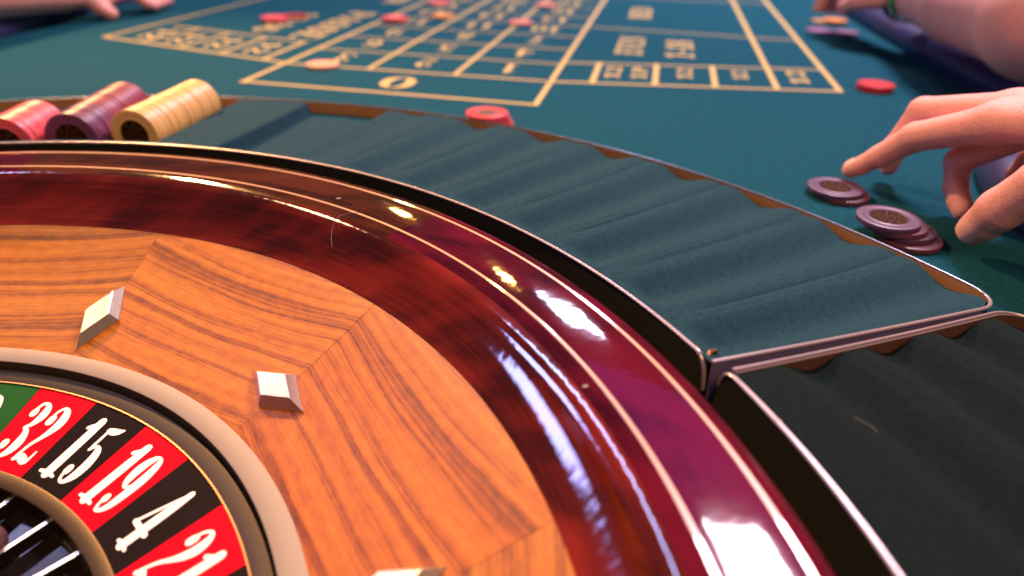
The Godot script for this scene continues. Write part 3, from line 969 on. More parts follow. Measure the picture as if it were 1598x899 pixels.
func build_trays() -> void:
	var t := thing("chip_tray", "curved blue-green felt chip tray with scooped channels behind the wheel rim", "chip tray")
	var angles := []
	var a := -122.0
	while a < -9.0:
		angles.append(a)
		a += 0.25 if a > -70.0 else 0.4
	for q in [-9.0, -8.5, -8.0, -7.4, -6.8, -6.3]:
		angles.append(q)
	# angles run to the slanting edge: the last stretch is squeezed on each radius
	var Rs := [0.4070, 0.4085, 0.4105, 0.413, 0.416, 0.420, 0.4235, 0.427, 0.431, 0.436, 0.442, 0.45, 0.46, 0.48, 0.50, 0.52, 0.54, 0.56, 0.575, 0.585, 0.592, 0.597, 0.6015]
	var outer := func(R: float, ang: float) -> float:
		var s: float = (edge_a(0.6) - ang) * deg_to_rad(1.0) * 0.6
		var rc := 0.020
		if s < rc:
			return minf(R, 0.606 - 0.0045 - rc + sqrt(maxf(rc * rc - (rc - s) * (rc - s), 0.0)))
		return R
	var at := func(i: int, j: int) -> Vector3:
		var R: float = Rs[j]
		var sh := SHEAR * (0.606 - R) / 0.2
		var ang: float = angles[i]
		if ang > -14.0:
			ang = remap(ang, -14.0, -6.3, -14.0 + sh, edge_a(R) - 0.12)
		else:
			ang += sh
		R = outer.call(R, ang)
		return pol(R, ang, tray_a_y(R, ang))
	var b := MB.new()
	var nor := func(p: Vector3) -> Vector3:
		var R := Vector2(p.x, p.z).length()
		var ang := rad_to_deg(atan2(p.z, p.x))
		var e := 0.0006
		var ea := rad_to_deg(e / R)
		var dr: float = (tray_a_y(R + e, ang) - tray_a_y(R - e, ang)) / (2.0 * e)
		var dt: float = (tray_a_y(R, ang + ea) - tray_a_y(R, ang - ea)) / (2.0 * e)
		return (Vector3.UP - pol(dr, ang, 0.0) - pol(dt, ang + 90.0, 0.0)).normalized()
	var P := []
	var N := []
	for i in angles.size():
		var r := []
		var nn := []
		for j in Rs.size():
			var p: Vector3 = at.call(i, j)
			r.append(p)
			nn.append(nor.call(p))
		P.append(r)
		N.append(nn)
	for i in angles.size() - 1:
		for j in Rs.size() - 1:
			b.quadn([P[i][j], P[i + 1][j], P[i + 1][j + 1], P[i][j + 1]], [N[i][j], N[i + 1][j], N[i + 1][j + 1], N[i][j + 1]])
	part("felt_lining", b.mesh(M.tray_felt), t)
	# outline: outer edge from left to right, the round corner, the straight side, then the inner edge
	var rim := []
	for i in angles.size():
		var ang: float = angles[i]
		if ang < -11.6:
			rim.append(pol(0.6045, ang, tray_base(0.6045) + 0.0004))
	var corner := []
	for k in 13:
		var q := PI / 2 * k / 12.0
		var R := 0.6045 - 0.020 + 0.020 * cos(q)
		var ang := edge_a(R) - rad_to_deg((0.020 - 0.020 * sin(q)) / R)
		corner.append(pol(R, ang, tray_base(R) + 0.0004))
	rim += corner
	var sidep := []
	for k in 15:
		var R := lerpf(0.5845, 0.4075, k / 14.0)
		sidep.append(pol(R, edge_a(R), tray_base(R) + 0.0004))
	var inner := []
	var na := 150
	for k in na + 1:
		var ang := lerpf(-122.0, -9.0, float(k) / na)
		inner.append(pol(0.4068, ang, 0.0302))
	for q in [[-8.75, 0.0296], [-8.5, 0.0283], [-8.3, 0.0262], [-8.15, 0.0235], [-8.05, 0.020], [-8.0, 0.015]]:
		inner.append(pol(0.4068, q[0], q[1]))
	var tr := MB.new()
	tube(tr, rim.slice(0, rim.size() - 8), 0.0010, 0.0008, 8)
	part("edge_trim", tr.mesh(M.outer_trim), t)
	tr = MB.new()
	tube(tr, rim.slice(rim.size() - 9) + sidep.slice(1), 0.0011, 0.0008, 8)
	tube(tr, inner, 0.0010, 0.0008, 8)
	part("edge_trim", tr.mesh(M.trim), t)
	# brown boards that close the channels at the outer edge
	var br := MB.new()
	for i in rim.size() - 1:
		var p: Vector3 = rim[i]
		var q: Vector3 = rim[i + 1]
		var pin := p - Vector3(p.x, 0, p.z).normalized() * 0.0009
		var qin := q - Vector3(q.x, 0, q.z).normalized() * 0.0009
		var dn := Vector3(0, -0.0002, 0)
		br.quad(pin + dn, qin + dn, Vector3(qin.x, -0.012, qin.z), Vector3(pin.x, -0.012, pin.z), -Vector3(p.x, 0, p.z).normalized())
		br.quad(pin + dn, qin + dn, q + dn, p + dn, Vector3.UP)
		br.quad(p + dn, q + dn, Vector3(q.x, 0.0006, q.z), Vector3(p.x, 0.0006, p.z), Vector3(p.x, 0, p.z).normalized())
	part("end_board", br.mesh(M.brown_board), t)
	# the dark wall beside the wheel and the side of the tray
	var iw := MB.new()
	for i in inner.size() - 1:
		var p: Vector3 = inner[i]
		var q: Vector3 = inner[i + 1]
		var n0 := -Vector3(p.x, 0, p.z).normalized()
		iw.quad(p + n0 * 0.0002, q + n0 * 0.0002, Vector3(q.x, 0.001, q.z) + n0 * 0.0045, Vector3(p.x, 0.001, p.z) + n0 * 0.0045, (n0 + Vector3.UP * 0.15).normalized())
	part("inner_wall", iw.mesh(M.black_felt), t)
	var sw := MB.new()
	for i in sidep.size() - 1:
		var p: Vector3 = sidep[i]
		var q: Vector3 = sidep[i + 1]
		sw.quad(p, q, Vector3(q.x, 0.0006, q.z), Vector3(p.x, 0.0006, p.z), pol(1, edge_a(0.5) + 90.0, 0))
	for i in corner.size() - 1:
		var p: Vector3 = corner[i]
		var q: Vector3 = corner[i + 1]
		sw.quad(p, q, Vector3(q.x, 0.0006, q.z), Vector3(p.x, 0.0006, p.z), pol(1, edge_a(0.5) + 45.0, 0))
	part("side_wall", sw.mesh(M.tray_side), t)
	# a small bracket at the inner corner
	var cl := MB.new()
	var o := pol(0.4080, -8.5, 0.0265)
	tube(cl, [o + Vector3(0, -0.014, 0.001), o + Vector3(0.0005, -0.004, 0.0006), o + Vector3(0.001, 0.002, 0), o + Vector3(0.003, 0.004, -0.001), o + Vector3(0.0055, 0.0035, -0.002), o + Vector3(0.0065, 0.001, -0.002), o + Vector3(0.0062, -0.004, -0.0015)], 0.0011, 0.0011, 7, Vector3.RIGHT)
	part("corner_bracket", cl.mesh(M.clip_metal), t)
	build_tray_b()

func tray_b_edge(R: float) -> float:
	return lerpf(-6.75, -8.30, (R - 0.4095) / 0.18)

func tray_b_y(p: Vector2) -> float:
	var R := p.length()
	var e := Vector2.from_angle(deg_to_rad(-7.5))
	var s := p.dot(e)
	var w := p.dot(Vector2(-e.y, e.x))
	var depth := 0.0
	for k in 5:
		depth = maxf(depth, 0.0062 * bump((s - 0.4545 - 0.0485 * k) / 0.0185))
	return tray_base(R) - depth * smoothstep(0.414, 0.440, R) * smoothstep(-0.002, 0.002, w + 0.02)

func build_tray_b() -> void:
	var t := thing("chip_tray", "dark felt chip tray with wide channels right of the wheel rim", "chip tray")
	var b := MB.new()
	var na := 90
	var nr := 76
	var P := []
	var N := []
	for i in na + 1:
		var r := []
		var nn := []
		for j in nr + 1:
			var R := lerpf(0.4100, 0.6015, float(j) / nr)
			var f := pow(float(i) / na, 1.3)
			var ang := lerpf(tray_b_edge(R) + 0.30, 62.0, f)
			var lim := R
			var sgap := (ang - tray_b_edge(0.6)) * deg_to_rad(1.0) * 0.6
			if sgap < 0.02:
				lim = minf(R, 0.6015 - 0.02 + sqrt(maxf(0.0004 - pow(0.02 - sgap, 2.0), 0.0)))
			var p := pol(lim, ang, 0.0)
			p.y = tray_b_y(Vector2(p.x, p.z))
			r.append(p)
			var e := 0.0008
			var q := Vector2(p.x, p.z)
			nn.append(Vector3(tray_b_y(q - Vector2(e, 0)) - tray_b_y(q + Vector2(e, 0)), 2.0 * e, tray_b_y(q - Vector2(0, e)) - tray_b_y(q + Vector2(0, e))).normalized())
		P.append(r)
		N.append(nn)
	for i in na:
		for j in nr:
			b.quadn([P[i][j], P[i + 1][j], P[i + 1][j + 1], P[i][j + 1]], [N[i][j], N[i + 1][j], N[i + 1][j + 1], N[i][j + 1]])
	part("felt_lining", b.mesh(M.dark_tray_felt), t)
	var back := []
	for k in 25:
		var R := lerpf(0.4125, 0.5840, k / 24.0)
		back.append(pol(R, tray_b_edge(R), tray_base(R) + 0.0005))
	var cor := []
	for k in 11:
		var q := PI / 2 * k / 10.0
		var R := 0.6045 - 0.02 + 0.02 * sin(q)
		cor.append(pol(R, tray_b_edge(R) + rad_to_deg((0.02 - 0.02 * cos(q)) / R), tray_base(R) + 0.0005))
	var outer := []
	for k in 60:
		outer.append(pol(0.6045, lerpf(-6.2, 62.0, k / 59.0), tray_base(0.6045) + 0.0005))
	var inner := []
	for q in [[-7.1, 0.0215], [-7.0, 0.0255], [-6.8, 0.0282], [-6.5, 0.0297]]:
		inner.append(pol(0.4095, q[0], q[1]))
	for k in 100:
		inner.append(pol(0.4097, lerpf(-6.1, 62.0, k / 99.0), 0.0302))
	var tr := MB.new()
	tube(tr, back + cor.slice(1) + outer, 0.0009, 0.0007, 8)
	tube(tr, inner, 0.0011, 0.0008, 8)
	part("edge_trim", tr.mesh(M.trim), t)
	var br := MB.new()
	var way := back + cor.slice(1)
	var inw := pol(1, 82.0, 0)
	for i in way.size() - 1:
		var p: Vector3 = way[i]
		var q: Vector3 = way[i + 1]
		var dn := Vector3(0, -0.0002, 0)
		br.quad(p + dn, q + dn, q + dn + inw * 0.0022, p + dn + inw * 0.0022, Vector3.UP)
		br.quad(p + dn + inw * 0.0022, q + dn + inw * 0.0022, Vector3(q.x, -0.004, q.z) + inw * 0.0022, Vector3(p.x, -0.004, p.z) + inw * 0.0022, inw)
	for i in outer.size() - 1:
		var p: Vector3 = outer[i]
		var q: Vector3 = outer[i + 1]
		var n0 := -Vector3(p.x, 0, p.z).normalized()
		br.quad(p, q, q + n0 * 0.003, p + n0 * 0.003, Vector3.UP)
		br.quad(p + n0 * 0.003, q + n0 * 0.003, Vector3(q.x, -0.004, q.z) + n0 * 0.003, Vector3(p.x, -0.004, p.z) + n0 * 0.003, n0)
		br.quad(p, q, Vector3(q.x, 0.0006, q.z), Vector3(p.x, 0.0006, p.z), -n0)
	part("end_board", br.mesh(M.shaded_board), t)
	var iw := MB.new()
	for i in inner.size() - 1:
		var p: Vector3 = inner[i]
		var q: Vector3 = inner[i + 1]
		var n0 := -Vector3(p.x, 0, p.z).normalized()
		iw.quad(p, q, Vector3(q.x, 0.001, q.z) + n0 * 0.0050, Vector3(p.x, 0.001, p.z) + n0 * 0.0050, (n0 + Vector3.UP * 0.15).normalized())
	part("inner_wall", iw.mesh(M.black_felt), t)
	var sw := MB.new()
	for i in way.size() - 1:
		var p: Vector3 = way[i]
		var q: Vector3 = way[i + 1]
		sw.quad(p, q, Vector3(q.x, 0.0006, q.z), Vector3(p.x, 0.0006, p.z), -inw)
	part("side_wall", sw.mesh(M.tray_side), t)

# ---------------------------------------------------------------- chips
var chip_mesh := {}
var face_mesh: ArrayMesh
const CHIP_R := 0.0197
const CHIP_H := 0.0033

func chip_shape(color: String) -> ArrayMesh:
	if not chip_mesh.has(color):
		var b := MB.new()
		var h := CHIP_H
		lathe(b, [Vector2(0.0001, 0.0), Vector2(CHIP_R - 0.0005, 0.0), Vector2(CHIP_R - 0.00014, 0.00014), Vector2(CHIP_R, 0.0005), Vector2(CHIP_R, h - 0.0005), Vector2(CHIP_R - 0.00014, h - 0.00014), Vector2(CHIP_R - 0.0005, h), Vector2(0.0155, h), Vector2(0.0149, h - 0.0002), Vector2(0.0130, h - 0.0003), Vector2(0.0126, h - 0.0001), Vector2(0.0120, h - 0.0001), Vector2(0.0117, h - 0.0004), Vector2(0.0001, h - 0.0004)], 0, 360, 40)
		chip_mesh[color] = b.mesh(M["chip_" + color])
	return chip_mesh[color]

func chip(color: String, label: String, where: Transform3D, group := "", face := "") -> Node3D:
	var o := MeshInstance3D.new()
	o.name = numbered("casino_chip")
	o.mesh = chip_shape(color)
	add_child(o)
	o.transform = where
	o.set_meta("label", label)
	o.set_meta("category", "chip")
	if group:
		o.set_meta("group", group)
	if face:
		if face_mesh == null:
			var b := MB.new()
			for k in 32:
				var p0 := Vector2.from_angle(TAU * k / 32.0)
				var p1 := Vector2.from_angle(TAU * (k + 1) / 32.0)
				var hh := CHIP_H - 0.00025
				b.tri(Vector3(0, hh, 0), Vector3(p0.x * 0.0116, hh, p0.y * 0.0116), Vector3(p1.x * 0.0116, hh, p1.y * 0.0116), Vector3.UP, Vector3.UP, Vector3.UP, Vector2(0.5, 0.5), Vector2(0.5, 0.5) + p0 * 0.5, Vector2(0.5, 0.5) + p1 * 0.5)
			face_mesh = b.mesh(M.chip_centre)
		var f := MeshInstance3D.new()
		f.name = "centre_emblem"
		f.mesh = face_mesh
		o.add_child(f)
		if face != "gold":
			f.material_override = M[face]
			if face == "red_centre":
				f.scale = Vector3(0.78, 1.02, 0.78)
	return o

func roll(front: Vector3, back: Vector3, colors: Callable, what: String, group: String) -> void:
	var axis := (back - front).normalized()
	var count := int(front.distance_to(back) / (CHIP_H + 0.00005))
	var side := axis.cross(Vector3.UP).normalized()
	for k in count:
		var jit := side * rng.randf_range(-0.0005, 0.0005) + Vector3.UP * rng.randf_range(-0.0003, 0.0002)
		var y := (-axis + side * rng.randf_range(-0.012, 0.012)).normalized()   # the face looks at the wheel
		var x := side
		var z := x.cross(y).normalized()
		x = y.cross(z)
		var at := front + axis * (k + 1.0) * (CHIP_H + 0.00005) + jit
		var label := what
		if k == 0:
			label = "front " + what.split(" ")[0] + " chip of the " + what.split(" ")[0] + " roll, its dark emblem facing the wheel"
		chip(colors.call(k, count), label if k else label, Transform3D(Basis(x, y, z).rotated(axis, rng.randf() * TAU), at), group, "gold" if k == 0 else "")

func flat(color: String, label: String, x: float, y: float, z: float, group := "", face := "", tilt := 0.0) -> void:
	var bs := Basis(Vector3.UP, rng.randf() * TAU)
	if tilt != 0.0:
		bs = Basis(Vector3(0.5, 0, 0.85).normalized(), tilt) * bs
	chip(color, label, Transform3D(bs, Vector3(x, y, z)), group, face)

func build_chips() -> void:
	roll(Vector3(0.1130, 0.0227, -0.4330), Vector3(0.1495, 0.0227, -0.5240), func(k, _n): return "yellow_b" if k % 9 == 4 else "yellow", "yellow chip standing on edge inside the yellow roll in the tray", "chips of the yellow roll")
	roll(Vector3(0.0700, 0.0227, -0.4310), Vector3(0.0900, 0.0227, -0.5290), func(k, _n): return "purple" if k < 9 else "purple_b", "purple chip standing on edge inside the purple roll in the tray", "chips of the purple roll")
	roll(Vector3(0.0270, 0.0227, -0.4270), Vector3(0.0375, 0.0227, -0.4770), func(_k, _n): return "pink", "pink chip standing on edge inside the pink roll in the tray", "chips of the pink roll")
	var h := CHIP_H
	var e := 0.0005
	# red stack at the tray's edge below the zero
	for q in [[0.4062, -0.477, "lowest red chip of the stack between the zero box and the tray"], [0.404, -0.476, "second lowest red chip of the stack between the zero box and the tray"], [0.4025, -0.476, "second red chip from the top of the stack between zero box and tray"]]:
		flat("red" if q[0] == 0.404 else "red_b", q[2], q[0], e, q[1])
		e += h
	flat("red", "topmost red chip with dark centre on the stack beside the zero box", 0.401, e, -0.477, "", "red_centre")
	# violet stacks by the hand
	e = 0.0003
	flat("violet_b", "lower violet chip of the pair under the pointing finger", 0.623, e, -0.262)
	flat("violet", "upper violet chip of the pair, right under the fingertip", 0.6195, e + h, -0.2655, "", "gold")
	flat("violet_b", "lowest violet chip, slid out to the right under the violet stack", 0.6180, e, -0.186)
	flat("violet", "second lowest violet chip of the leaning stack beside the tray edge", 0.6180, e + h, -0.193)
	flat("violet_b", "third violet chip up in the leaning stack beside the tray edge", 0.6125, e + 2 * h, -0.195)
	flat("violet", "topmost violet chip with gold emblem on the leaning stack", 0.6080, e + 3 * h, -0.197, "", "gold")
	# chips on the layout
	e = 0.0008
	flat("beige", "pale pinkish chip lying on the line between zero and three", 0.256, e, -0.748, "", "chip_beige")
	flat("pink", "pink chip on top of another on the far left lettering", 0.186, e + h, -1.076)
	flat("pink", "pink chip under another on the far left lettering", 0.187, e, -1.077)
	flat("dark_red", "dark red chip just right of the pink pair at far left", 0.217, e, -1.111)
	flat("pink", "upper pink chip on the left border line of the number grid", 0.373, e + h, -1.052)
	flat("pink", "lower pink chip on the left border line of the number grid", 0.3735, e, -1.053)
	flat("pink", "pink chip farthest away, at the top edge on the border line", 0.473, e, -1.232)
	flat("orange", "orange chip on the far numbers left of the first column line", 0.455, e, -1.082)
	flat("salmon", "salmon chip on the second column line between the far numbers", 0.569, e, -1.004)
	flat("salmon", "salmon chip at the top edge on the second column line", 0.663, e, -1.178)
	for k in 2:
		flat("red", ["lower", "upper"][k] + " red chip of the low stack beside the layout's right corner", 0.863 + 0.001 * k, e + h * k, -0.532)
	flat("mauve", "left mauve chip of two lying by the far right hand", 1.024, e, -0.868)
	flat("mauve", "right mauve chip of two lying by the far right hand", 1.055, e, -0.846)
	flat("tan", "tan chip behind the mauve chips by the far right hand", 1.085, e, -0.945)
	flat("orange", "orange chip leaning on the tan chip behind the mauve chips", 1.098, e + h, -0.933)
	# the ball
	var ball := SphereMesh.new()
	ball.radius = 0.0085
	ball.height = 0.017
	ball.radial_segments = 40
	ball.rings = 20
	ball.material = M.ball
	var o := MeshInstance3D.new()
	o.name = "roulette_ball"
	o.mesh = ball
	add_child(o)
	o.position = Vector3(0.0975, -0.0570, -0.1080)
	o.set_meta("label", "small dark glossy ball lying in a pocket below number 32")
	o.set_meta("category", "ball")

# ---------------------------------------------------------------- people
func chain(F: Field, pts: Array, rad: Array, k := 0.003) -> void:
	for i in pts.size() - 1:
		F.bone(pts[i], pts[i + 1], rad[i], rad[i + 1], k)

func build_people() -> void:
	# the hand that reaches for the violet chips
	var lo := Vector3(0.605, -0.002, -0.305)
	var hi := Vector3(0.735, 0.150, -0.035)
	var cell := 0.0013
	var F := Field.new(lo, hi, cell)
	var idx := [Vector3(0.6410, 0.0125, -0.280), Vector3(0.649, 0.029, -0.263), Vector3(0.656, 0.049, -0.244), Vector3(0.667, 0.072, -0.197)]
	var mid := [Vector3(0.675, 0.013, -0.280), Vector3(0.673, 0.031, -0.277), Vector3(0.677, 0.060, -0.266), Vector3(0.685, 0.078, -0.202)]
	var rin := [Vector3(0.673, 0.009, -0.202), Vector3(0.676, 0.020, -0.217), Vector3(0.678, 0.037, -0.224), Vector3(0.695, 0.071, -0.190)]
	var lit := [Vector3(0.700, 0.022, -0.190), Vector3(0.705, 0.034, -0.200), Vector3(0.706, 0.048, -0.196), Vector3(0.704, 0.068, -0.168)]
	var thu := [Vector3(0.6405, 0.0170, -0.1625), Vector3(0.639, 0.036, -0.150), Vector3(0.643, 0.059, -0.134), Vector3(0.664, 0.083, -0.122)]
	# palm and back of the hand
	var wrist := Vector3(0.686, 0.112, -0.075)
	for q in [[idx[3], 0.0115], [mid[3], 0.0120], [rin[3], 0.0115], [lit[3], 0.0105]]:
		F.bone(q[0], wrist + (q[0] - mid[3]) * 0.5, q[1], 0.017, 0.012)
	F.bone(wrist, wrist + Vector3(0.02, 0.025, 0.06), 0.024, 0.027, 0.012)
	F.bone(thu[3], wrist, 0.0135, 0.018, 0.016)
	F.bone(thu[2].lerp(thu[3], 0.6), idx[3].lerp(wrist, 0.35), 0.008, 0.010, 0.014)
	var fingers := [[idx, [0.0058, 0.0082, 0.0101, 0.0124]], [mid, [0.0066, 0.0082, 0.0098, 0.0120]], [rin, [0.0064, 0.0076, 0.0087, 0.0108]], [lit, [0.0056, 0.0068, 0.0078, 0.0100]], [thu, [0.0096, 0.0124, 0.0134, 0.0150]]]
	var whole: Field = null
	for q in fingers:
		var G := Field.new(lo, hi, cell)
		chain(G, q[0], q[1])
		# a soft pad under the tip
		var dir: Vector3 = (q[0][0] - q[0][1]).normalized()
		G.bone(q[0][0] - dir * 0.010 + Vector3(0, -0.0015, 0), q[0][0] - dir * 0.003, q[1][0] * 1.06, q[1][0] * 0.95, 0.003)
		# creases over the joints
		for j in [1, 2]:
			var ax: Vector3 = (q[0][j + 1] - q[0][j - 1]).normalized()
			var look := Vector3(-0.45, 0.70, 0.55)
			var face := (look - ax * ax.dot(look)).normalized()
			for s in [-0.0026, 0.0004, 0.0032]:
				G.groove(q[0][j] + ax * s, ax, q[1][j] * 1.3, 0.0011, 0.0006 if j == 1 else 0.0005, face)
		var H := Field.new(lo, hi, cell)
		H.f = F.f.duplicate()
		H.merge(G, 0.008)
		if whole == null:
			whole = H
		else:
			whole.merge(H, 0.0)
	var b := MB.new()
	whole.nets(b)
	var p := thing("person", "bare right hand reaching over the felt with one finger on violet chips", "person", Vector3(0.66, 0, -0.2))
	part("hand", b.mesh(M.skin), p)
	var A := Field.new(Vector3(0.63, 0.05, -0.15), Vector3(0.93, 0.36, 0.30), 0.0045)
	A.bone(wrist + Vector3(0.006, 0.007, 0.018), wrist + Vector3(0.075, 0.075, 0.17), 0.0262, 0.036, 0.01)
	A.bone(wrist + Vector3(0.075, 0.075, 0.17), wrist + Vector3(0.15, 0.15, 0.29), 0.036, 0.042, 0.01)
	var ab := MB.new()
	A.nets(ab)
	part("forearm", ab.mesh(M.skin), p)
	nail(p, whole, thu, Vector3(-0.60, 0.62, 0.50), 0.0078, 0.0080, "thumb_nail")
	nail(p, whole, idx, Vector3(-0.35, 0.8, 0.1), 0.0046, 0.0052, "finger_nail")
	# the arm with the green wristband, farther off on the right
	lo = Vector3(0.80, 0.0, -0.92)
	hi = Vector3(1.20, 0.34, -0.26)
	cell = 0.0040
	F = Field.new(lo, hi, cell)
	var w := Vector3(1.033, 0.073, -0.700)
	var el := Vector3(0.908, 0.095, -0.392)
	F.bone(w, w.lerp(el, 0.45), 0.026, 0.040, 0.012)
	F.bone(w.lerp(el, 0.45), el, 0.040, 0.050, 0.012)
	F.bone(el, el + Vector3(0.10, 0.12, -0.03), 0.050, 0.056, 0.016)
	F.bone(w, Vector3(1.030, 0.068, -0.775), 0.026, 0.030, 0.015, Vector3(0.2, 0.95, 0.1).normalized(), 0.62)
	var hand2 := []
	for k in 4:
		var m := Vector3(1.005 + 0.018 * k, 0.070 - 0.002 * k, -0.785 - 0.004 * k)
		hand2.append([[m + Vector3(-0.012, -0.030, -0.058), m + Vector3(-0.006, -0.010, -0.052), m + Vector3(0.002, -0.004, -0.040), m], [0.0075, 0.0085, 0.0100, 0.0120]])
	hand2.append([[Vector3(0.985, 0.052, -0.775), Vector3(0.990, 0.062, -0.755), Vector3(1.005, 0.068, -0.735)], [0.009, 0.011, 0.014]])
	whole = null
	for q in hand2:
		var G := Field.new(lo, hi, cell)
		chain(G, q[0], q[1])
		G.merge(F, 0.010)
		if whole == null:
			whole = G
		else:
			whole.merge(G, 0.0)
	b = MB.new()
	whole.nets(b)
	p = thing("person", "bare arm with a green wristband resting on the right rail", "person", Vector3(1.0, 0.03, -0.6))
	part("forearm_and_hand", b.mesh(M.skin), p)
	var wb := MB.new()
	var ax := (w.lerp(el, 0.1) - w).normalized()
	var c := w + ax * 0.006
	band(wb, c, ax, 0.0295, 0.007, 0.0016)
	part("wristband", wb.mesh(M.wristband_green), p)
	var wt := MB.new()
	band(wt, w - ax * 0.020, ax, 0.0300, 0.009, 0.0022)
	part("watch_strap", wt.mesh(M.black_felt), p)
	for k in 2:
		var s := SphereMesh.new()
		s.radius = 0.008
		s.height = 0.012
		s.material = M.bead
		var o := part("ring_stone", s, p)
		o.position += [Vector3(1.012, 0.094, -0.765), Vector3(1.030, 0.098, -0.738)][k]
	# the arm at the far left
	lo = Vector3(-0.44, -0.002, -1.33)
	hi = Vector3(0.07, 0.20, -0.66)
	F = Field.new(lo, hi, cell)
	w = Vector3(-0.118, 0.046, -1.094)
	el = Vector3(-0.235, 0.075, -0.90)
	F.bone(w, el, 0.029, 0.045, 0.012)
	F.bone(el, el + Vector3(-0.12, 0.045, 0.14), 0.045, 0.052, 0.012)
	F.bone(w, Vector3(-0.075, 0.036, -1.150), 0.026, 0.030, 0.014, Vector3(0.1, 0.9, 0.3).normalized(), 0.75)
	var hand3 := []
	for k in 4:
		var m := Vector3(-0.050 + 0.004 * k, 0.036, -1.150 - 0.020 * k)
		hand3.append([[m + Vector3(0.046, -0.024, -0.030), m + Vector3(0.036, -0.018, -0.020), m + Vector3(0.022, -0.002, -0.012), m], [0.0080, 0.0090, 0.0100, 0.0125]])
	hand3.append([[Vector3(-0.056, 0.010, -1.118), Vector3(-0.068, 0.018, -1.118), Vector3(-0.088, 0.036, -1.122)], [0.010, 0.011, 0.014]])
	whole = null
	for q in hand3:
		var G := Field.new(lo, hi, cell)
		chain(G, q[0], q[1])
		G.merge(F, 0.010)
		if whole == null:
			whole = G
		else:
			whole.merge(G, 0.0)
	b = MB.new()
	whole.nets(b)
	p = thing("person", "blurred bare forearm and hand on the felt at the far left", "person", Vector3(-0.12, 0.0, -1.1))
	part("forearm_and_hand", b.mesh(M.skin), p)

func band(b: MB, c: Vector3, ax: Vector3, r: float, w: float, th: float) -> void:
	var s := ax.cross(Vector3.UP).normalized()
	var u := s.cross(ax).normalized()
	for k in 40:
		var a0 := TAU * k / 40
		var a1 := TAU * (k + 1) / 40
		var d0 := s * cos(a0) + u * sin(a0)
		var d1 := s * cos(a1) + u * sin(a1)
		b.quadn([c + d0 * (r + th) - ax * w, c + d1 * (r + th) - ax * w, c + d1 * (r + th) + ax * w, c + d0 * (r + th) + ax * w], [d0, d1, d1, d0])
		for e in [-1.0, 1.0]:
			b.quad(c + d0 * r + ax * w * e, c + d1 * r + ax * w * e, c + d1 * (r + th) + ax * w * e, c + d0 * (r + th) + ax * w * e, ax * e)

func nail(p: Node3D, F: Field, bone: Array, toward: Vector3, half_w: float, half_l: float, called: String) -> void:
	# a thin curved plate laid on the skin near the tip, on the side that toward points to
	var dir: Vector3 = (bone[0] - bone[1]).normalized()
	var up := (toward - dir * toward.dot(dir)).normalized()
	var side := dir.cross(up).normalized()
	var b := MB.new()
	var P := []
	var N := []
	var n := 12
	for i in n + 1:
		var rr := []
		var nn := []
		for j in n + 1:
			var x := lerpf(-1.0, 1.0, float(i) / n)
			var z := lerpf(-1.0, 1.0, float(j) / n)
			# square to rounded oblong
			var X := x * sqrt(1.0 - z * z * 0.42)
			var Z := z * sqrt(1.0 - x * x * 0.42)
			var q: Vector3 = bone[0] + dir * (Z * half_l - 0.0030) + side * X * half_w + up * 0.016
			for it in 24:
				q -= up * F.val(q) * 0.8
			var g := F.grad(q)
			var edge := maxf(absf(x), absf(z))
			rr.append(q + g * (0.0010 - 0.0006 * edge * edge if edge < 0.95 else -0.0004))
			nn.append(g)
		P.append(rr)
		N.append(nn)
	for i in n:
		for j in n:
			b.quadn([P[i][j], P[i + 1][j], P[i + 1][j + 1], P[i][j + 1]], [N[i][j], N[i + 1][j], N[i + 1][j + 1], N[i][j + 1]])
	part(called, b.mesh(M.nail), p)

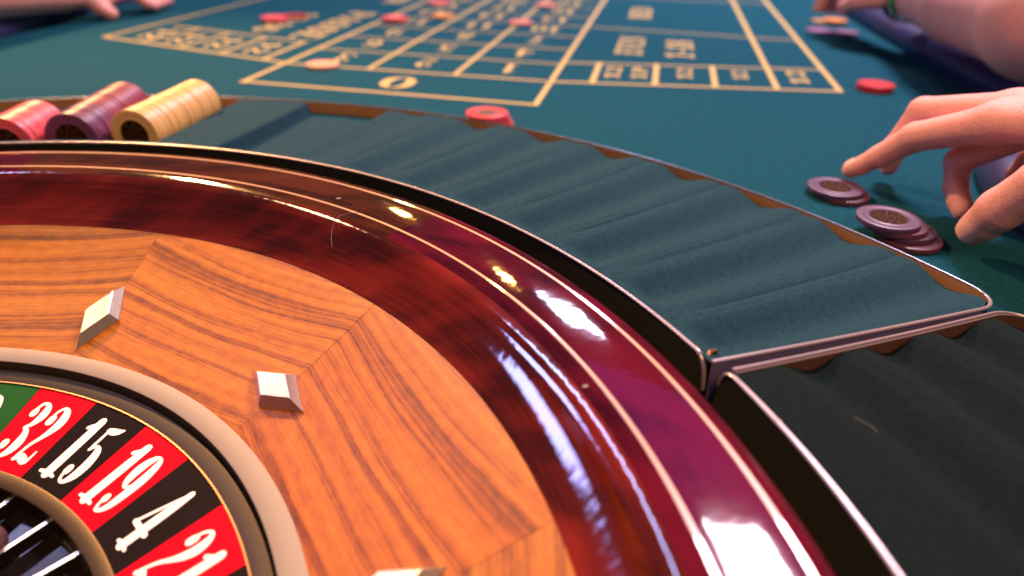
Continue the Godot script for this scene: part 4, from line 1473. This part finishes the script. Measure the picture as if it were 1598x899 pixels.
# ---------------------------------------------------------------- fluff and flakes
func build_lint() -> void:
	for q in [["small pale flake on the glossy rim in front of the tray", Vector3(0.262, 0.0304, -0.257), 0.0012], ["pale fleck beside the inner line on the right of the rim", Vector3(0.348, 0.0304, -0.051), 0.0010], ["tiny chip of paint on the dark tray's inner edge strip", Vector3(0.4092, 0.0308, -0.016), 0.0011], ["tiny pale chip on the long tray's inner edge strip", Vector3(0.3175, 0.0308, -0.255), 0.0010]]:
		var b := MB.new()
		var c: Vector3 = q[1]
		var r: float = q[2]
		var ring := []
		for k in 7:
			var a := TAU * k / 7.0
			ring.append(c + Vector3(cos(a) * r * (1.5 if k % 3 == 0 else 1.0), 0.0, sin(a) * r * 0.7))
		for k in 7:
			b.tri(c + Vector3(0, 0.0003, 0), ring[k], ring[(k + 1) % 7], Vector3.UP, Vector3.UP, Vector3.UP)
			b.tri(c - Vector3(0, 0.0003, 0), ring[k], ring[(k + 1) % 7], Vector3.DOWN, Vector3.DOWN, Vector3.DOWN)
		var o := MeshInstance3D.new()
		o.name = numbered("paint_flake")
		o.mesh = b.mesh(M.lint)
		add_child(o)
		o.set_meta("label", q[0])
		o.set_meta("category", "flake")
	for q in [["curled pale hair lying over the rounded inside of the rim", [Vector3(0.2560, 0.0190, -0.2150), Vector3(0.2565, 0.0235, -0.2230), Vector3(0.2600, 0.0295, -0.2290), Vector3(0.2670, 0.0306, -0.2330), Vector3(0.2740, 0.0304, -0.2320)], 0.00010], ["pale lint fibre lying on the dark tray's first channel", [Vector3(0.443, 0.0215, -0.024), Vector3(0.446, 0.0225, -0.020), Vector3(0.449, 0.0225, -0.015), Vector3(0.450, 0.0220, -0.011)], 0.00008],
		["tiny curled lint fibre higher up on the dark tray", [Vector3(0.478, 0.0180, -0.036), Vector3(0.481, 0.0195, -0.036), Vector3(0.484, 0.0185, -0.033), Vector3(0.485, 0.0165, -0.030)], 0.00008]]:
		var b := MB.new()
		var cv := Curve3D.new()
		for i in q[1].size():
			var tg: Vector3 = (q[1][mini(i + 1, q[1].size() - 1)] - q[1][maxi(i - 1, 0)]) / 6.0
			cv.add_point(q[1][i], -tg, tg)
		cv.bake_interval = 0.0008
		tube(b, Array(cv.get_baked_points()), q[2], q[2], 5)
		var o := MeshInstance3D.new()
		o.name = numbered("lint_fibre")
		o.mesh = b.mesh(M.lint)
		add_child(o)
		o.set_meta("label", q[0])
		o.set_meta("category", "lint")
